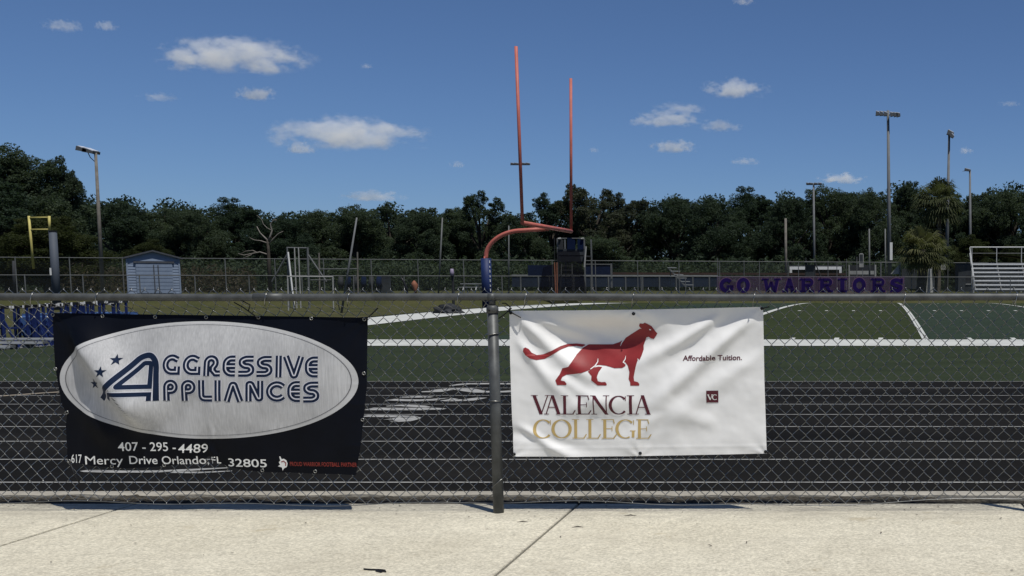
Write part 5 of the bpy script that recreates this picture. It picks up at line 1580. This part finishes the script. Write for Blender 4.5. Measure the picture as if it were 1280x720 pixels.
# palms
def palm(px, base_y, crown_y, d, R, trunk_r, label, nfr=46, droop=1.0):
    b = W(px, 357, d); zb_ = g(b.x, d) - .1; zc = W(px, crown_y, d).z
    o = thing('palm_tree', (b.x, d, zb_), label, 'tree', 'palm trees beside the bleachers')
    pts = []
    for i in range(12):
        t_ = i / 11; pts.append((b.x + .12 * math.sin(t_ * 2.5), d, zb_ + (zc - zb_) * t_))
    MB().tube(pts, [trunk_r * (1.25 - .35 * (i / 11)) * (1 + .12 * (i % 2)) for i in range(12)], 10).build('trunk', M['palmbark'], o)
    V = []
    c = Vector((pts[-1][0], d, zc))
    for k in range(nfr):
        az = k * 2.399 + random.uniform(-.2, .2); el = math.radians(80 - 135 * (k / nfr) + random.uniform(-10, 10))
        dirv = Vector((math.cos(az) * math.cos(el), math.sin(az) * math.cos(el), math.sin(el)))
        sl_ = R * random.uniform(.40, .55)
        tip = c + dirv * sl_
        side = dirv.cross(Vector((0, 0, 1)));
        if side.length < .05: side = Vector((1, 0, 0))
        side.normalize(); up = side.cross(dirv).normalized()
        w = side * .035
        V += [c - w, c + w, tip + w * .6, tip - w * .6]
        for j in range(17):
            a = math.radians(-105 + 210 * j / 16)
            fd = (dirv * math.cos(a) + side * math.sin(a) + up * .12 * math.cos(a * 2)).normalized()
            ln = R * random.uniform(.42, .62) * (1 - .25 * abs(a) / 1.9)
            mid = tip + fd * ln * .6; end = tip + fd * ln + Vector((0, 0, -ln * .35 * droop))
            wd = fd.cross(up).normalized() * .055
            V += [tip, mid + wd, end, mid - wd]
    off = LOC[o.name]
    me = np_mesh('fronds', np.array([tuple(p - off) for p in V]), 4); me.materials.append(M['palm'])
    link_mesh('fronds', me, None, o)
    return o
palm(1172, 366, 253, 108, 2.7, .2, 'tall palm with round spiky crown in front of the dark wood', 64, 1.2)
palm(1151, 366, 312, 96.5, 2.35, .32, 'short stout palm with drooping fronds below the tall palm', 46, 1.1)
palm(1168, 366, 316, 99.5, 1.9, .16, 'slender short palm squeezed right of the stout palm', 34, 1.1)

# ------------------------------------------------------------------ clouds (vapour volumes high and far away)
def cloud(px, py, w, h, thick, label, d=3000.0):
    c = W(px, py, d)
    rx_, rz_ = w / F_PX * d / 2 * 1.22, h / F_PX * d / 2 * 1.4
    bm = bmesh.new(); bmesh.ops.create_icosphere(bm, subdivisions=4, radius=1.0)
    for v in bm.verts:
        if v.co.z < -.62: v.co.z = -.62
    me = bpy.data.meshes.new('cloud'); bm.to_mesh(me); bm.free()
    o = link_mesh('cloud', me, M['cloud'], None, c)
    o.scale = (rx_, max(rx_ * .55, rz_), rz_)
    o["thickness"] = float(thick) * 0.5 * max(1.0, 150.0 / w) ** 0.75
    tag(o, label, 'cloud', 'small white clouds')
CL = [
 (288,72,182,40,.035,'largest flat-bottomed white cloud, upper left of the goal post'),
 (320,118,52,18,.03,'small puffy cloud just below the largest cloud'),
 (435,169,196,40,.03,'long white cloud between the wooden light pole and the goal post'),
 (375,186,42,16,.025,'small cloud tucked under the left end of the long cloud'),
 (76,33,52,16,.012,'faint wisp at the top left corner'),
 (132,33,30,13,.014,'small faint wisp right of the top left wisp'),
 (198,122,50,12,.009,'thin faint streak left of the small puffy cloud'),
 (466,246,78,15,.02,'low cloud just above the trees left of the goal post'),
 (920,112,80,24,.03,'highest puffy cloud of the cluster right of the goal post'),
 (832,150,88,20,.025,'widest flat cloud of the cluster right of the goal post'),
 (850,136,72,14,.013,'faint streak above the widest cloud of the right cluster'),
 (900,158,54,16,.016,'faint cloud right of the widest cloud of the right cluster'),
 (843,184,58,17,.028,'lowest oval cloud of the cluster right of the goal post'),
 (932,202,38,9,.014,'tiny faint cloud below the right cluster'),
 (1052,224,60,14,.03,'white cloud half hidden behind the highest right-hand trees'),
 (930,2,30,10,.016,'small cloud cut by the top edge of the picture'),
 (1207,189,20,9,.016,'tiny cloud between the two right-hand light poles'),
 (458,83,16,7,.010,'minute wisp right of the largest cloud'),
 (742,188,14,7,.010,'minute wisp just right of the right upright'),
 (1262,130,30,8,.008,'faint wisp near the right edge of the sky'),
 (572,206,20,9,.012,'tiny wisp left of the goal uprights'),
]
for c_ in CL: cloud(*c_)
